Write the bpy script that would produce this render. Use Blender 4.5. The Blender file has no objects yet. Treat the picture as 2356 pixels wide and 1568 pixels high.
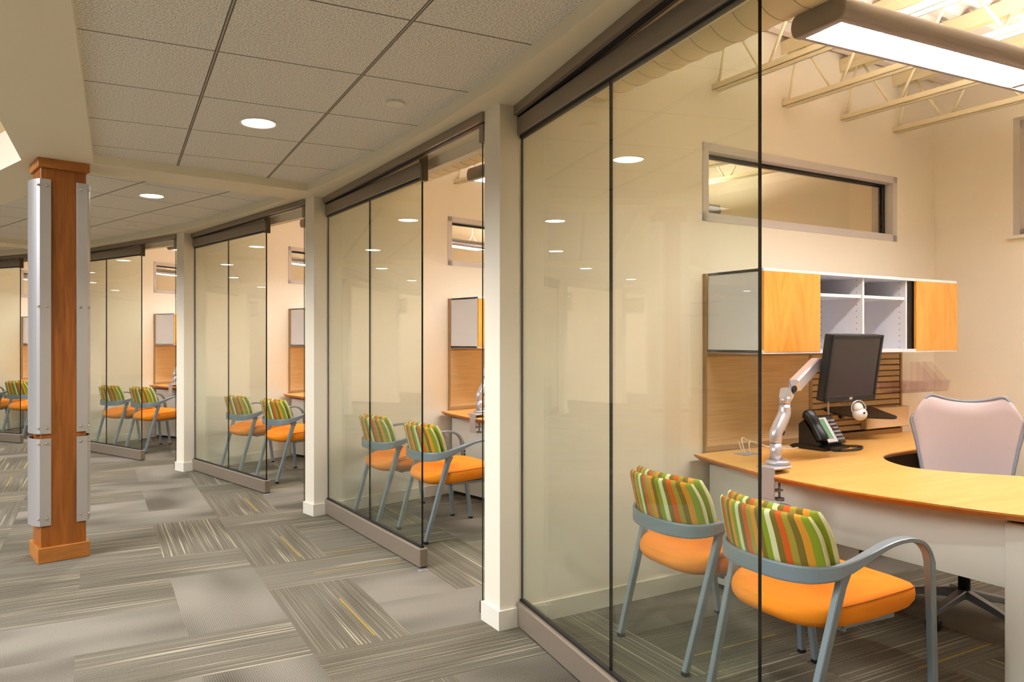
import bpy, bmesh, math, random
from mathutils import Vector, Matrix
PI = math.pi
R = math.radians
random.seed(7)
SC = bpy.context.scene
COL = SC.collection

# ------------------------------------------------------------------ camera, world, exposure
cam_d = bpy.data.cameras.new('camera'); cam = bpy.data.objects.new('camera', cam_d); COL.objects.link(cam)
cam_d.sensor_width = 36.0; cam_d.lens = 1689 * 36.0 / 2356
cam_d.shift_x = 90.0 / 2356; cam_d.shift_y = -2.0 / 2356
cam.location = (0, 0, 1.355); cam.rotation_euler = (R(90), 0, 0)
cam_d.clip_start = 0.05
SC.camera = cam
W = bpy.data.worlds.new('world'); SC.world = W; W.use_nodes = True
W.node_tree.nodes['Background'].inputs[0].default_value = (1.0, 0.93, 0.82, 1)
W.node_tree.nodes['Background'].inputs[1].default_value = 0.12
SC.view_settings.view_transform = 'Standard'; SC.view_settings.look = 'None'
SC.view_settings.gamma = 1.0; SC.view_settings.use_curve_mapping = False
SC.view_settings.exposure = 0.95
SC.cycles.transparent_max_bounces = 40
SC.cycles.max_bounces = 10
SC.cycles.diffuse_bounces = 5
SC.cycles.sample_clamp_indirect = 6.0
SC.cycles.caustics_reflective = False; SC.cycles.caustics_refractive = False

# light levels
FIX_DOWN, FIX_UP, DOWN_SPOT, DOWN_DISC, HALL_FILL = 36.0, 26.0, 72.0, 14.0, 620.0
WARM = (1.0, 0.90, 0.76)

# ------------------------------------------------------------------ plan of the ring of offices
CX, CY, RAD = -11.87, -2.34, 13.30
STEP = 11.2
def post(k):
    a = R(64.36 - STEP * (k - 1)); return Vector((CX + RAD * math.sin(a), CY + RAD * math.cos(a), 0))
def waz(k): return 60.8 - STEP * (k - 1)
def FM(k):     # office frame: x across the office (v), y into the office (u)
    return Matrix.Translation(post(k)) @ Matrix.Rotation(R(-waz(k)), 4, 'Z')
def PM(x, y, z=0, rz=0): return Matrix.Translation((x, y, z)) @ Matrix.Rotation(rz, 4, 'Z')
def polar(r, az, z=0): return Vector((CX + r * math.sin(R(az)), CY + r * math.cos(R(az)), z))

# unseen area light added over the open hall, standing in for its daylight
sd = bpy.data.lights.new('hall_daylight_fill', 'AREA'); sd.shape = 'RECTANGLE'; sd.size = 5; sd.size_y = 5
sd.energy = HALL_FILL; sd.color = (0.93, 0.95, 1.0)
so = bpy.data.objects.new('hall_daylight_fill', sd); COL.objects.link(so); so.location = (-6.5, 0.5, 3.6)

# ------------------------------------------------------------------ materials
def newmat(name):
    m = bpy.data.materials.new(name); m.use_nodes = True
    return m, m.node_tree.nodes, m.node_tree.links, m.node_tree.nodes['Principled BSDF']
def lin(r, g, b):
    f = lambda c: (c / 255) / 12.92 if c / 255 <= 0.04045 else ((c / 255 + 0.055) / 1.055) ** 2.4
    return (f(r), f(g), f(b), 1)
def mat(name, col, rough=0.5, metal=0.0, bump=0.0, bscale=200, var=0.0, vscale=3.0, spec=None, coat=0):
    m, N, L, P = newmat(name)
    P.inputs['Base Color'].default_value = col; P.inputs['Roughness'].default_value = rough
    P.inputs['Metallic'].default_value = metal
    if spec is not None: P.inputs['Specular IOR Level'].default_value = spec
    if coat: P.inputs['Coat Weight'].default_value = coat
    tc = N.new('ShaderNodeTexCoord')
    if bump:
        n = N.new('ShaderNodeTexNoise'); n.inputs['Scale'].default_value = bscale; L.new(tc.outputs['Object'], n.inputs['Vector'])
        b = N.new('ShaderNodeBump'); b.inputs['Strength'].default_value = bump; b.inputs['Distance'].default_value = 0.002
        L.new(n.outputs['Fac'], b.inputs['Height']); L.new(b.outputs['Normal'], P.inputs['Normal'])
    if var:
        n = N.new('ShaderNodeTexNoise'); n.inputs['Scale'].default_value = vscale; n.inputs['Detail'].default_value = 4; L.new(tc.outputs['Object'], n.inputs['Vector'])
        mx = N.new('ShaderNodeMix'); mx.data_type = 'RGBA'
        mx.inputs['A'].default_value = tuple(c * (1 - var) for c in col[:3]) + (1,)
        mx.inputs['B'].default_value = tuple(min(1, c * (1 + var)) for c in col[:3]) + (1,)
        L.new(n.outputs['Fac'], mx.inputs['Factor']); L.new(mx.outputs['Result'], P.inputs['Base Color'])
    return m
def wood(name, c1, c2, scale=(3, 3, 40), rough=0.35, detail=6, dist=1.5):
    m, N, L, P = newmat(name)
    tc = N.new('ShaderNodeTexCoord'); mp = N.new('ShaderNodeMapping'); mp.inputs['Scale'].default_value = scale
    L.new(tc.outputs['Object'], mp.inputs['Vector'])
    n = N.new('ShaderNodeTexNoise'); n.inputs['Scale'].default_value = 1.0; n.inputs['Detail'].default_value = detail
    n.inputs['Distortion'].default_value = dist; L.new(mp.outputs['Vector'], n.inputs['Vector'])
    r = N.new('ShaderNodeValToRGB'); r.color_ramp.elements[0].position = 0.3; r.color_ramp.elements[1].position = 0.7
    r.color_ramp.elements[0].color = c1; r.color_ramp.elements[1].color = c2
    L.new(n.outputs['Fac'], r.inputs['Fac']); L.new(r.outputs['Color'], P.inputs['Base Color'])
    P.inputs['Roughness'].default_value = rough
    return m
def emis(name, col, s):
    m = bpy.data.materials.new(name); m.use_nodes = True; N = m.node_tree.nodes; L = m.node_tree.links
    N.remove(N['Principled BSDF']); e = N.new('ShaderNodeEmission'); e.inputs[0].default_value = col + (1,) if len(col) == 3 else col
    e.inputs[1].default_value = s; L.new(e.outputs[0], N['Material Output'].inputs[0]); return m
def glass(name, tint, refl=1.0, ior=1.5, rough=0.0):
    m = bpy.data.materials.new(name); m.use_nodes = True; N = m.node_tree.nodes; L = m.node_tree.links
    N.remove(N['Principled BSDF'])
    t = N.new('ShaderNodeBsdfTransparent'); t.inputs[0].default_value = tint
    g = N.new('ShaderNodeBsdfGlossy'); g.inputs['Roughness'].default_value = rough; g.inputs['Color'].default_value = (refl, refl, refl, 1)
    f = N.new('ShaderNodeFresnel'); ge = N.new('ShaderNodeNewGeometry'); mr = N.new('ShaderNodeMapRange')   # same reflectance leaving the pane as entering it
    mr.inputs[3].default_value = ior; mr.inputs[4].default_value = 1 / ior; L.new(ge.outputs['Backfacing'], mr.inputs[0]); L.new(mr.outputs[0], f.inputs[0])
    x = N.new('ShaderNodeMixShader'); L.new(f.outputs[0], x.inputs[0]); L.new(t.outputs[0], x.inputs[1]); L.new(g.outputs[0], x.inputs[2])
    L.new(x.outputs[0], N['Material Output'].inputs[0]); return m

M = {}
PAINT = lin(233, 219, 192)
M['paint'] = mat('wall_paint', lin(240, 232, 214), 0.7, bump=0.04, bscale=300)
M['office_paint'] = mat('office_wall_paint', lin(241, 231, 212), 0.7, bump=0.04, bscale=300)
M['hall_paint'] = mat('hall_wall_paint', lin(196, 168, 118), 0.75)
M['white_paint'] = mat('trim_paint', lin(238, 232, 216), 0.45)
M['soffit'] = mat('soffit_paint', lin(238, 228, 204), 0.75, bump=0.04, bscale=300)
M['bronze'] = mat('bronze_anodised_metal', lin(146, 132, 116), 0.36, 0.3)
M['bronze_dark'] = mat('dark_bronze_metal', lin(104, 92, 74), 0.4, 0.4)
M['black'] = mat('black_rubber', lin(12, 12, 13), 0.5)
M['black_plastic'] = mat('black_plastic', lin(16, 16, 18), 0.35)
M['screen'] = mat('dark_screen', lin(44, 34, 34), 0.28)
M['silver'] = mat('silver_paint', lin(150, 156, 164), 0.38, 0.75)
M['chair_metal'] = mat('grey_powder_coated_steel', lin(140, 150, 160), 0.45, 0.3)
M['arm_silver'] = mat('satin_silver_metal', lin(196, 192, 198), 0.32, 0.6)
M['steel'] = mat('brushed_steel', lin(196, 192, 190), 0.42, 0.65)
M['screw'] = mat('bright_screw', lin(220, 215, 205), 0.2, 1.0)
M['cabinet_white'] = mat('white_laminate', lin(232, 233, 240), 0.4)
M['cabinet_grey'] = mat('light_grey_laminate', lin(196, 190, 184), 0.45)
def drilled():
    m = M['cabinet_white'].copy(); m.name = 'drilled_white_laminate'; N = m.node_tree.nodes; L = m.node_tree.links; P = N['Principled BSDF']
    tc = N.new('ShaderNodeTexCoord'); sp = N.new('ShaderNodeSeparateXYZ'); L.new(tc.outputs['Object'], sp.inputs[0])
    def mt_(op, a, b=None):
        n = N.new('ShaderNodeMath'); n.operation = op
        for i, x in enumerate((a, b)):
            if x is None: continue
            if isinstance(x, (int, float)): n.inputs[i].default_value = x
            else: L.new(x, n.inputs[i])
        return n.outputs[0]
    fx = mt_('MINIMUM', mt_('ABSOLUTE', mt_('SUBTRACT', sp.outputs[0], 0.10)), mt_('ABSOLUTE', mt_('SUBTRACT', sp.outputs[0], 0.325)))
    fz = mt_('MULTIPLY', mt_('ABSOLUTE', mt_('SUBTRACT', mt_('FRACT', mt_('DIVIDE', sp.outputs[2], 0.035)), 0.5)), 0.035)
    d = mt_('LESS_THAN', mt_('ADD', mt_('MULTIPLY', fx, fx), mt_('MULTIPLY', fz, fz)), 0.0032 ** 2)
    x = N.new('ShaderNodeMix'); x.data_type = 'RGBA'; L.new(d, x.inputs['Factor']); x.inputs['A'].default_value = lin(226, 226, 232); x.inputs['B'].default_value = lin(120, 116, 120)
    L.new(x.outputs['Result'], P.inputs['Base Color']); return m
M['drilled'] = drilled()
M['panel_grey'] = mat('pale_grey_laminate', lin(224, 218, 210), 0.5)
M['frame_grey'] = mat('painted_steel_frame', lin(204, 195, 188), 0.5)
M['orange'] = mat('orange_fabric', lin(244, 140, 14), 0.85, bump=0.25, bscale=900, var=0.06, vscale=200)
M['orange_dark'] = mat('orange_piping', lin(176, 84, 10), 0.8)
M['maple'] = wood('honey_maple', lin(224, 168, 90), lin(238, 186, 108), (14, 1.6, 6), 0.33)
M['maple_edge'] = wood('maple_edge', lin(196, 112, 34), lin(214, 130, 44), (14, 1.6, 6), 0.4)
M['maple_door'] = wood('maple_door', lin(222, 150, 58), lin(242, 176, 84), (5, 9, 2), 0.35, 4, 2.5)
M['cherry'] = wood('cherry_wood', lin(128, 70, 14), lin(170, 98, 30), (22, 22, 1.6), 0.4)
M['cherry_trim'] = wood('cherry_trim', lin(166, 102, 40), lin(188, 120, 52), (6, 6, 30), 0.4)
M['tile_wood'] = wood('woven_panel', lin(198, 166, 122), lin(220, 192, 150), (3, 3, 160), 0.55, 2, 0.3)
M['slat'] = mat('tan_slat_metal', lin(196, 164, 118), 0.5)
M['tan_frame'] = mat('tan_frame', lin(164, 132, 92), 0.5)
M['beige_box'] = mat('beige_laminate', lin(224, 196, 158), 0.5)
M['joist'] = mat('cream_painted_steel', lin(236, 222, 186), 0.6)
M['deck'] = mat('painted_steel_deck', lin(226, 214, 204), 0.6)
M['dark_gap'] = mat('dark_void', lin(22, 16, 12), 0.9)
M['fixture'] = mat('grey_fixture_metal', lin(150, 140, 134), 0.4, 0.15)
M['louver'] = mat('louver_blade', lin(220, 220, 224), 0.3, 0.3)
M['lamp'] = emis('fluorescent_lamp', (1.0, 0.95, 0.93), FIX_DOWN)
M['lamp_up'] = emis('fluorescent_uplight', (1.0, 0.93, 0.84), FIX_UP)
M['can'] = emis('downlight_glow', (1.0, 0.97, 0.92), DOWN_DISC)
M['glass'] = glass('green_tinted_glass', (0.93, 0.968, 0.93, 1), 1.0, 1.58)
M['glass_edge'] = mat('dark_green_glass_edge', lin(8, 16, 14), 0.15)
M['window_glass'] = glass('window_glass', (0.95, 0.93, 0.86, 1), 0.9, 1.5)
M['acrylic'] = glass('clear_acrylic', (0.965, 0.94, 0.95, 1), 0.9, 1.35)
M['mesh_pink'] = mat('pale_pink_grey_fabric', lin(182, 165, 164), 0.75, bump=0.1, bscale=700)
M['chair_trim'] = mat('blue_grey_rim', lin(130, 134, 148), 0.5)
M['grey_plastic'] = mat('grey_plastic', lin(150, 146, 150), 0.5)
M['phone_bezel'] = mat('silver_bezel', lin(206, 206, 214), 0.35)
M['phone_lcd'] = mat('green_lcd', lin(96, 150, 118), 0.25)
M['cable'] = mat('white_cable', lin(224, 220, 210), 0.5)
M['chrome'] = mat('polished_silver', lin(226, 226, 230), 0.2, 0.7)
M['pearl'] = mat('pearl_silver_paint', lin(232, 230, 228), 0.3, 0.1)
M['shade_panel'] = mat('shaded_brown_panel', lin(66, 50, 36), 0.6)  # brown with the under-desk shade put into its colour
M['red'] = mat('red_key', lin(180, 30, 20), 0.4)

# fabric stripes read from the back cushions' UV (u runs across the back)
def stripe_mat():
    m, N, L, P = newmat('striped_fabric')
    uv = N.new('ShaderNodeUVMap'); sp = N.new('ShaderNodeSeparateXYZ'); L.new(uv.outputs[0], sp.inputs[0])
    a = N.new('ShaderNodeMath'); a.operation = 'MULTIPLY'; a.inputs[1].default_value = 1.6; L.new(sp.outputs[0], a.inputs[0])
    f = N.new('ShaderNodeMath'); f.operation = 'FRACT'; L.new(a.outputs[0], f.inputs[0])
    r = N.new('ShaderNodeValToRGB'); r.color_ramp.interpolation = 'CONSTANT'
    cr = lin(232, 226, 176); dk = lin(134, 110, 40); rd = lin(226, 98, 24); yo = lin(178, 156, 56); go = lin(232, 156, 44); gr = lin(146, 160, 34)
    seq = [gr, cr, dk, rd, yo, dk, go, gr, cr, dk, rd, yo, go, dk]
    E = r.color_ramp.elements
    E[0].position = 0; E[0].color = seq[0]; E[1].position = 1 / len(seq); E[1].color = seq[1]
    for i in range(2, len(seq)):
        e = E.new(i / len(seq)); e.color = seq[i]
    L.new(f.outputs[0], r.inputs['Fac']); L.new(r.outputs['Color'], P.inputs['Base Color'])
    P.inputs['Roughness'].default_value = 0.85
    return m
M['stripe'] = stripe_mat()

def tile_mat():      # mineral fibre tiles with thin dark grid reveals, in object space
    m, N, L, P = newmat('acoustic_ceiling_tile')
    tc = N.new('ShaderNodeTexCoord'); sp = N.new('ShaderNodeSeparateXYZ'); L.new(tc.outputs['Object'], sp.inputs[0])
    def line(o, w):
        d = N.new('ShaderNodeMath'); d.operation = 'DIVIDE'; d.inputs[1].default_value = 0.607; L.new(sp.outputs[o], d.inputs[0])
        a = N.new('ShaderNodeMath'); a.operation = 'ADD'; a.inputs[1].default_value = 100.5; L.new(d.outputs[0], a.inputs[0])
        f = N.new('ShaderNodeMath'); f.operation = 'FRACT'; L.new(a.outputs[0], f.inputs[0])
        s = N.new('ShaderNodeMath'); s.operation = 'SUBTRACT'; s.inputs[1].default_value = 0.5; L.new(f.outputs[0], s.inputs[0])
        b = N.new('ShaderNodeMath'); b.operation = 'ABSOLUTE'; L.new(s.outputs[0], b.inputs[0])
        c = N.new('ShaderNodeMath'); c.operation = 'LESS_THAN'; c.inputs[1].default_value = w / 0.607 / 2; L.new(b.outputs[0], c.inputs[0])
        return c
    l1 = line(0, 0.016); l2 = line(1, 0.008)
    l3 = line(0, 0.005)
    mxm = N.new('ShaderNodeMath'); mxm.operation = 'MAXIMUM'; L.new(l1.outputs[0], mxm.inputs[0]); L.new(l2.outputs[0], mxm.inputs[1])
    sb = N.new('ShaderNodeMath'); sb.operation = 'SUBTRACT'; L.new(mxm.outputs[0], sb.inputs[0]); 
    h = N.new('ShaderNodeMath'); h.operation = 'MULTIPLY'; h.inputs[1].default_value = 0.6; L.new(l3.outputs[0], h.inputs[0]); L.new(h.outputs[0], sb.inputs[1])
    n = N.new('ShaderNodeTexNoise'); n.inputs['Scale'].default_value = 160; n.inputs['Detail'].default_value = 3; L.new(tc.outputs['Object'], n.inputs['Vector'])
    r = N.new('ShaderNodeValToRGB'); r.color_ramp.elements[0].position = 0.36; r.color_ramp.elements[1].position = 0.56
    r.color_ramp.elements[0].color = lin(182, 175, 164); r.color_ramp.elements[1].color = lin(247, 243, 236)
    L.new(n.outputs['Fac'], r.inputs['Fac'])
    mx = N.new('ShaderNodeMix'); mx.data_type = 'RGBA'; L.new(sb.outputs[0], mx.inputs['Factor']); L.new(r.outputs['Color'], mx.inputs['A'])
    mx.inputs['B'].default_value = lin(104, 94, 80); L.new(mx.outputs['Result'], P.inputs['Base Color'])
    P.inputs['Roughness'].default_value = 0.9
    return m
M['tile'] = tile_mat()

def carpet_mat():
    m, N, L, P = newmat('carpet_plank')
    uv = N.new('ShaderNodeUVMap'); sp = N.new('ShaderNodeSeparateXYZ'); L.new(uv.outputs[0], sp.inputs[0])
    at = N.new('ShaderNodeAttribute'); at.attribute_name = 'seed'; sa = N.new('ShaderNodeSeparateXYZ'); L.new(at.outputs['Vector'], sa.inputs[0])
    def math_(op, a, b=None, clamp=False):
        n = N.new('ShaderNodeMath'); n.operation = op; n.use_clamp = clamp
        for i, x in enumerate((a, b)):
            if x is None: continue
            if isinstance(x, (int, float)): n.inputs[i].default_value = x
            else: L.new(x, n.inputs[i])
        return n.outputs[0]
    def noise(fu, fv, so, det=3, sc=1.0):
        c = N.new('ShaderNodeCombineXYZ')
        L.new(math_('MULTIPLY', sp.outputs[0], fu), c.inputs[0]); L.new(math_('MULTIPLY', sp.outputs[1], fv), c.inputs[1])
        L.new(math_('MULTIPLY', so, 60.0), c.inputs[2])
        n = N.new('ShaderNodeTexNoise'); n.inputs['Scale'].default_value = sc; n.inputs['Detail'].default_value = det; L.new(c.outputs[0], n.inputs['Vector'])
        return n.outputs['Fac']
    def ramp(x, p0, p1):
        r = N.new('ShaderNodeMapRange'); r.clamp = True; L.new(x, r.inputs[0]); r.inputs[1].default_value = p0; r.inputs[2].default_value = p1
        return r.outputs[0]
    s1, s2, s3 = sa.outputs[0], sa.outputs[1], sa.outputs[2]
    blot = ramp(noise(1.1, 2.4, s1, 1), 0.34, 0.66)
    streak_n = noise(0.75, 120.0, s2, 2)
    streak = ramp(streak_n, 0.57, 0.66)
    fine = ramp(noise(1.0, 150.0, s3, 3), 0.35, 0.65)
    patchn = ramp(noise(1.3, 7.0, s3, 1), 0.44, 0.60)
    is_str = math_('GREATER_THAN', s1, 0.40)
    heavy = math_('GREATER_THAN', s2, 0.55)
    sv = math_('MULTIPLY', math_('MULTIPLY', streak, is_str), math_('ADD', patchn, math_('MULTIPLY', heavy, 0.25)), True)
    loop = N.new('ShaderNodeTexNoise'); loop.inputs['Scale'].default_value = 260; tc = N.new('ShaderNodeTexCoord'); L.new(tc.outputs['Object'], loop.inputs['Vector'])
    rib = math_('SINE', math_('MULTIPLY', sp.outputs[1], 2 * PI * 110))
    ribm = math_('MULTIPLY', math_('MULTIPLY', rib, 0.10), math_('SUBTRACT', 1.0, is_str))
    def mix(fac, a, b):
        x = N.new('ShaderNodeMix'); x.data_type = 'RGBA'
        L.new(fac, x.inputs['Factor'])
        for s, c in (('A', a), ('B', b)):
            if isinstance(c, tuple): x.inputs[s].default_value = c
            else: L.new(c, x.inputs[s])
        return x.outputs['Result']
    base_s = mix(fine, lin(86, 80, 67), lin(113, 106, 91))
    base_p = mix(blot, lin(92, 86, 75), lin(136, 129, 117))
    base = mix(is_str, base_p, base_s)
    base = mix(math_('MULTIPLY', blot, 0.28), base, lin(142, 136, 125))
    c = mix(sv, base, lin(180, 171, 150))
    # one mustard yarn streak per streaky plank
    v0 = math_('ADD', math_('MULTIPLY', s3, 0.34), 0.05)
    d = math_('ABSOLUTE', math_('SUBTRACT', sp.outputs[1], v0))
    u0 = math_('ABSOLUTE', math_('SUBTRACT', sp.outputs[0], math_('ADD', 0.25, math_('MULTIPLY', s2, 0.4))))
    yw = math_('MULTIPLY', math_('LESS_THAN', d, 0.0045), math_('LESS_THAN', u0, 0.27))
    yw = math_('MULTIPLY', math_('MULTIPLY', yw, math_('GREATER_THAN', s3, 0.55)), is_str)
    yw = math_('MULTIPLY', yw, 0.8)
    c = mix(yw, c, lin(176, 148, 50))
    br = N.new('ShaderNodeBrightContrast'); L.new(c, br.inputs[0])
    L.new(math_('ADD', math_('MULTIPLY', math_('SUBTRACT', loop.outputs['Fac'], 0.5), 0.26), math_('MULTIPLY', ribm, 0.35)), br.inputs[1])
    L.new(br.outputs[0], P.inputs['Base Color']); P.inputs['Roughness'].default_value = 0.95
    P.inputs['Specular IOR Level'].default_value = 0.15
    return m
M['carpet'] = carpet_mat()

# ------------------------------------------------------------------ mesh builder
class MB:
    def __init__(s): s.bm = bmesh.new(); s.mi = 0; s.T = Matrix.Identity(4)
    def _f(s, vs, smooth=False):
        try:
            f = s.bm.faces.new(vs); f.material_index = s.mi; f.smooth = smooth; return f
        except ValueError: return None
    def v(s, p): return s.bm.verts.new(s.T @ Vector(p))
    def box(s, x0, x1, y0, y1, z0, z1, sides=None):
        c = [s.v((x, y, z)) for x in (x0, x1) for y in (y0, y1) for z in (z0, z1)]
        for i, f in enumerate(((0, 1, 3, 2), (4, 6, 7, 5), (0, 4, 5, 1), (2, 3, 7, 6), (0, 2, 6, 4), (1, 5, 7, 3))):
            m = s.mi
            if sides and i in sides: s.mi = sides[i]
            s._f([c[j] for j in f]); s.mi = m
        return s
    def rbox(s, x0, x1, y0, y1, z0, z1, b=0.004, seg=2):
        t = bmesh.new(); r = bmesh.ops.create_cube(t, size=1)
        bmesh.ops.scale(t, vec=(x1 - x0, y1 - y0, z1 - z0), verts=t.verts)
        bmesh.ops.translate(t, vec=((x0 + x1) / 2, (y0 + y1) / 2, (z0 + z1) / 2), verts=t.verts)
        bmesh.ops.bevel(t, geom=list(t.edges), offset=b, segments=seg, affect='EDGES', profile=0.5)
        s.merge(t); return s
    def merge(s, t, smooth=False):
        mp = {v: s.v(v.co) for v in t.verts}
        for f in t.faces: s._f([mp[v] for v in f.verts], smooth or f.smooth)
        t.free()
    def prism(s, pts, z0, z1, side_mi=None):
        a = [s.v((p[0], p[1], z0)) for p in pts]; b = [s.v((p[0], p[1], z1)) for p in pts]
        n = len(pts); s._f(a[::-1]); s._f(b)
        m = s.mi
        if side_mi is not None: s.mi = side_mi
        for i in range(n): s._f([a[i], a[(i + 1) % n], b[(i + 1) % n], b[i]])
        s.mi = m; return s
    def loft(s, rings, smooth=True, cap=True, closed=True, uvs=None):
        vr = [[s.v(p) for p in r] for r in rings]; n = len(rings[0])
        for i in range(len(vr) - 1):
            for j in range(n if closed else n - 1):
                s._f([vr[i][j], vr[i][(j + 1) % n], vr[i + 1][(j + 1) % n], vr[i + 1][j]], smooth)
        if cap: s._f(vr[0][::-1], smooth); s._f(vr[-1], smooth)
        return vr
    def tube(s, pts, r, n=10, smooth=True):
        rs = r if isinstance(r, (list, tuple)) else [r] * len(pts)
        pts = [Vector(p) for p in pts]; rings = []; up = None
        for i, p in enumerate(pts):
            t = (pts[min(i + 1, len(pts) - 1)] - pts[max(i - 1, 0)]).normalized()
            if up is None: up = Vector((0, 0, 1)) if abs(t.z) < 0.9 else Vector((1, 0, 0))
            a = t.cross(up).normalized(); up = a.cross(t).normalized()
            rings.append([p + rs[i] * (math.cos(2 * PI * k / n) * a + math.sin(2 * PI * k / n) * up) for k in range(n)])
        s.loft(rings, smooth); return s
    def bar(s, pts, wh, ups, smooth=False):
        """rectangular bar swept along pts; wh = (across, along up) per point; ups = up vector per point"""
        pts = [Vector(p) for p in pts]; rings = []
        for i, p in enumerate(pts):
            t = (pts[min(i + 1, len(pts) - 1)] - pts[max(i - 1, 0)]).normalized()
            u = Vector(ups[i]); a = t.cross(u).normalized(); u = a.cross(t).normalized()
            w, h = wh[i][0] / 2, wh[i][1] / 2; c = 0.22
            P8 = [(w, h * (1 - c)), (w * (1 - c), h), (-w * (1 - c), h), (-w, h * (1 - c)), (-w, -h * (1 - c)), (-w * (1 - c), -h), (w * (1 - c), -h), (w, -h * (1 - c))]
            rings.append([p + a * x + u * y for x, y in P8])
        s.loft(rings, smooth); return s
    def cyl(s, p, r, h, n=20, r2=None, axis='z', smooth=True):
        r2 = r if r2 is None else r2; p = Vector(p)
        ax = {'x': (Vector((0, 1, 0)), Vector((0, 0, 1)), Vector((1, 0, 0))), 'y': (Vector((0, 0, 1)), Vector((1, 0, 0)), Vector((0, 1, 0))), 'z': (Vector((1, 0, 0)), Vector((0, 1, 0)), Vector((0, 0, 1)))}[axis]
        vr = []
        for k, rr in ((0, r), (1, r2)):
            vr.append([s.v(p + ax[2] * h * k + rr * (math.cos(2 * PI * i / n) * ax[0] + math.sin(2 * PI * i / n) * ax[1])) for i in range(n)])
        for j in range(n): s._f([vr[0][j], vr[0][(j + 1) % n], vr[1][(j + 1) % n], vr[1][j]], smooth)
        s._f(vr[0][::-1]); s._f(vr[1]); return s
    def sphere(s, c, r, sx=1, sy=1, sz=1, n=16):
        t = bmesh.new(); bmesh.ops.create_uvsphere(t, u_segments=n, v_segments=n // 2 + 2, radius=r)
        for v in t.verts: v.co = Vector((v.co.x * sx, v.co.y * sy, v.co.z * sz)) + Vector(c)
        s.merge(t, True); return s
    def obj(s, name, mats, parent=None, M4=None, fix=True):
        if fix: bmesh.ops.recalc_face_normals(s.bm, faces=s.bm.faces)
        me = bpy.data.meshes.new(name); s.bm.to_mesh(me); s.bm.free()
        for m in (mats if isinstance(mats, (list, tuple)) else [mats]): me.materials.append(M[m] if isinstance(m, str) else m)
        o = bpy.data.objects.new(name, me); COL.objects.link(o)
        if parent: o.parent = parent
        if M4 is not None: o.matrix_basis = M4
        return o
def tag(o, label=None, cat=None, group=None, kind=None):
    if label: o['label'] = label
    if cat: o['category'] = cat
    if group: o['group'] = group
    if kind: o['kind'] = kind
    return o
def thing(name, label, cat, M4, group=None):
    o = bpy.data.objects.new(name, None); COL.objects.link(o); o.empty_display_size = 0.1
    o.matrix_basis = M4; return tag(o, label, cat, group)
def dup(root, M4, label=None, group=None):
    def cp(o, par):
        c = o.copy(); COL.objects.link(c)
        if par: c.parent = par; c.matrix_parent_inverse = Matrix.Identity(4); c.matrix_basis = o.matrix_basis.copy()
        for ch in list(o.children): cp(ch, c)
        return c
    c = cp(root, None); c.matrix_basis = M4
    if label: c['label'] = label
    if group: c['group'] = group
    return c
def struct(mb, name, mats, M4=None, parent=None):
    o = mb.obj(name, mats, parent, M4)
    if not parent: o['kind'] = 'structure'
    return o
def catmull(P, n=8, closed=False):
    P = [Vector(p) for p in P]; out = []; m = len(P)
    rng = range(m) if closed else range(m - 1)
    for i in rng:
        p0 = P[(i - 1) % m] if closed or i > 0 else P[0]; p1 = P[i]; p2 = P[(i + 1) % m]; p3 = P[(i + 2) % m] if closed or i + 2 < m else P[-1]
        for k in range(n):
            t = k / n
            out.append(0.5 * ((2 * p1) + (p2 - p0) * t + (2 * p0 - 5 * p1 + 4 * p2 - p3) * t * t + (3 * p1 - p0 - 3 * p2 + p3) * t ** 3))
    if not closed: out.append(P[-1])
    return out

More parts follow.
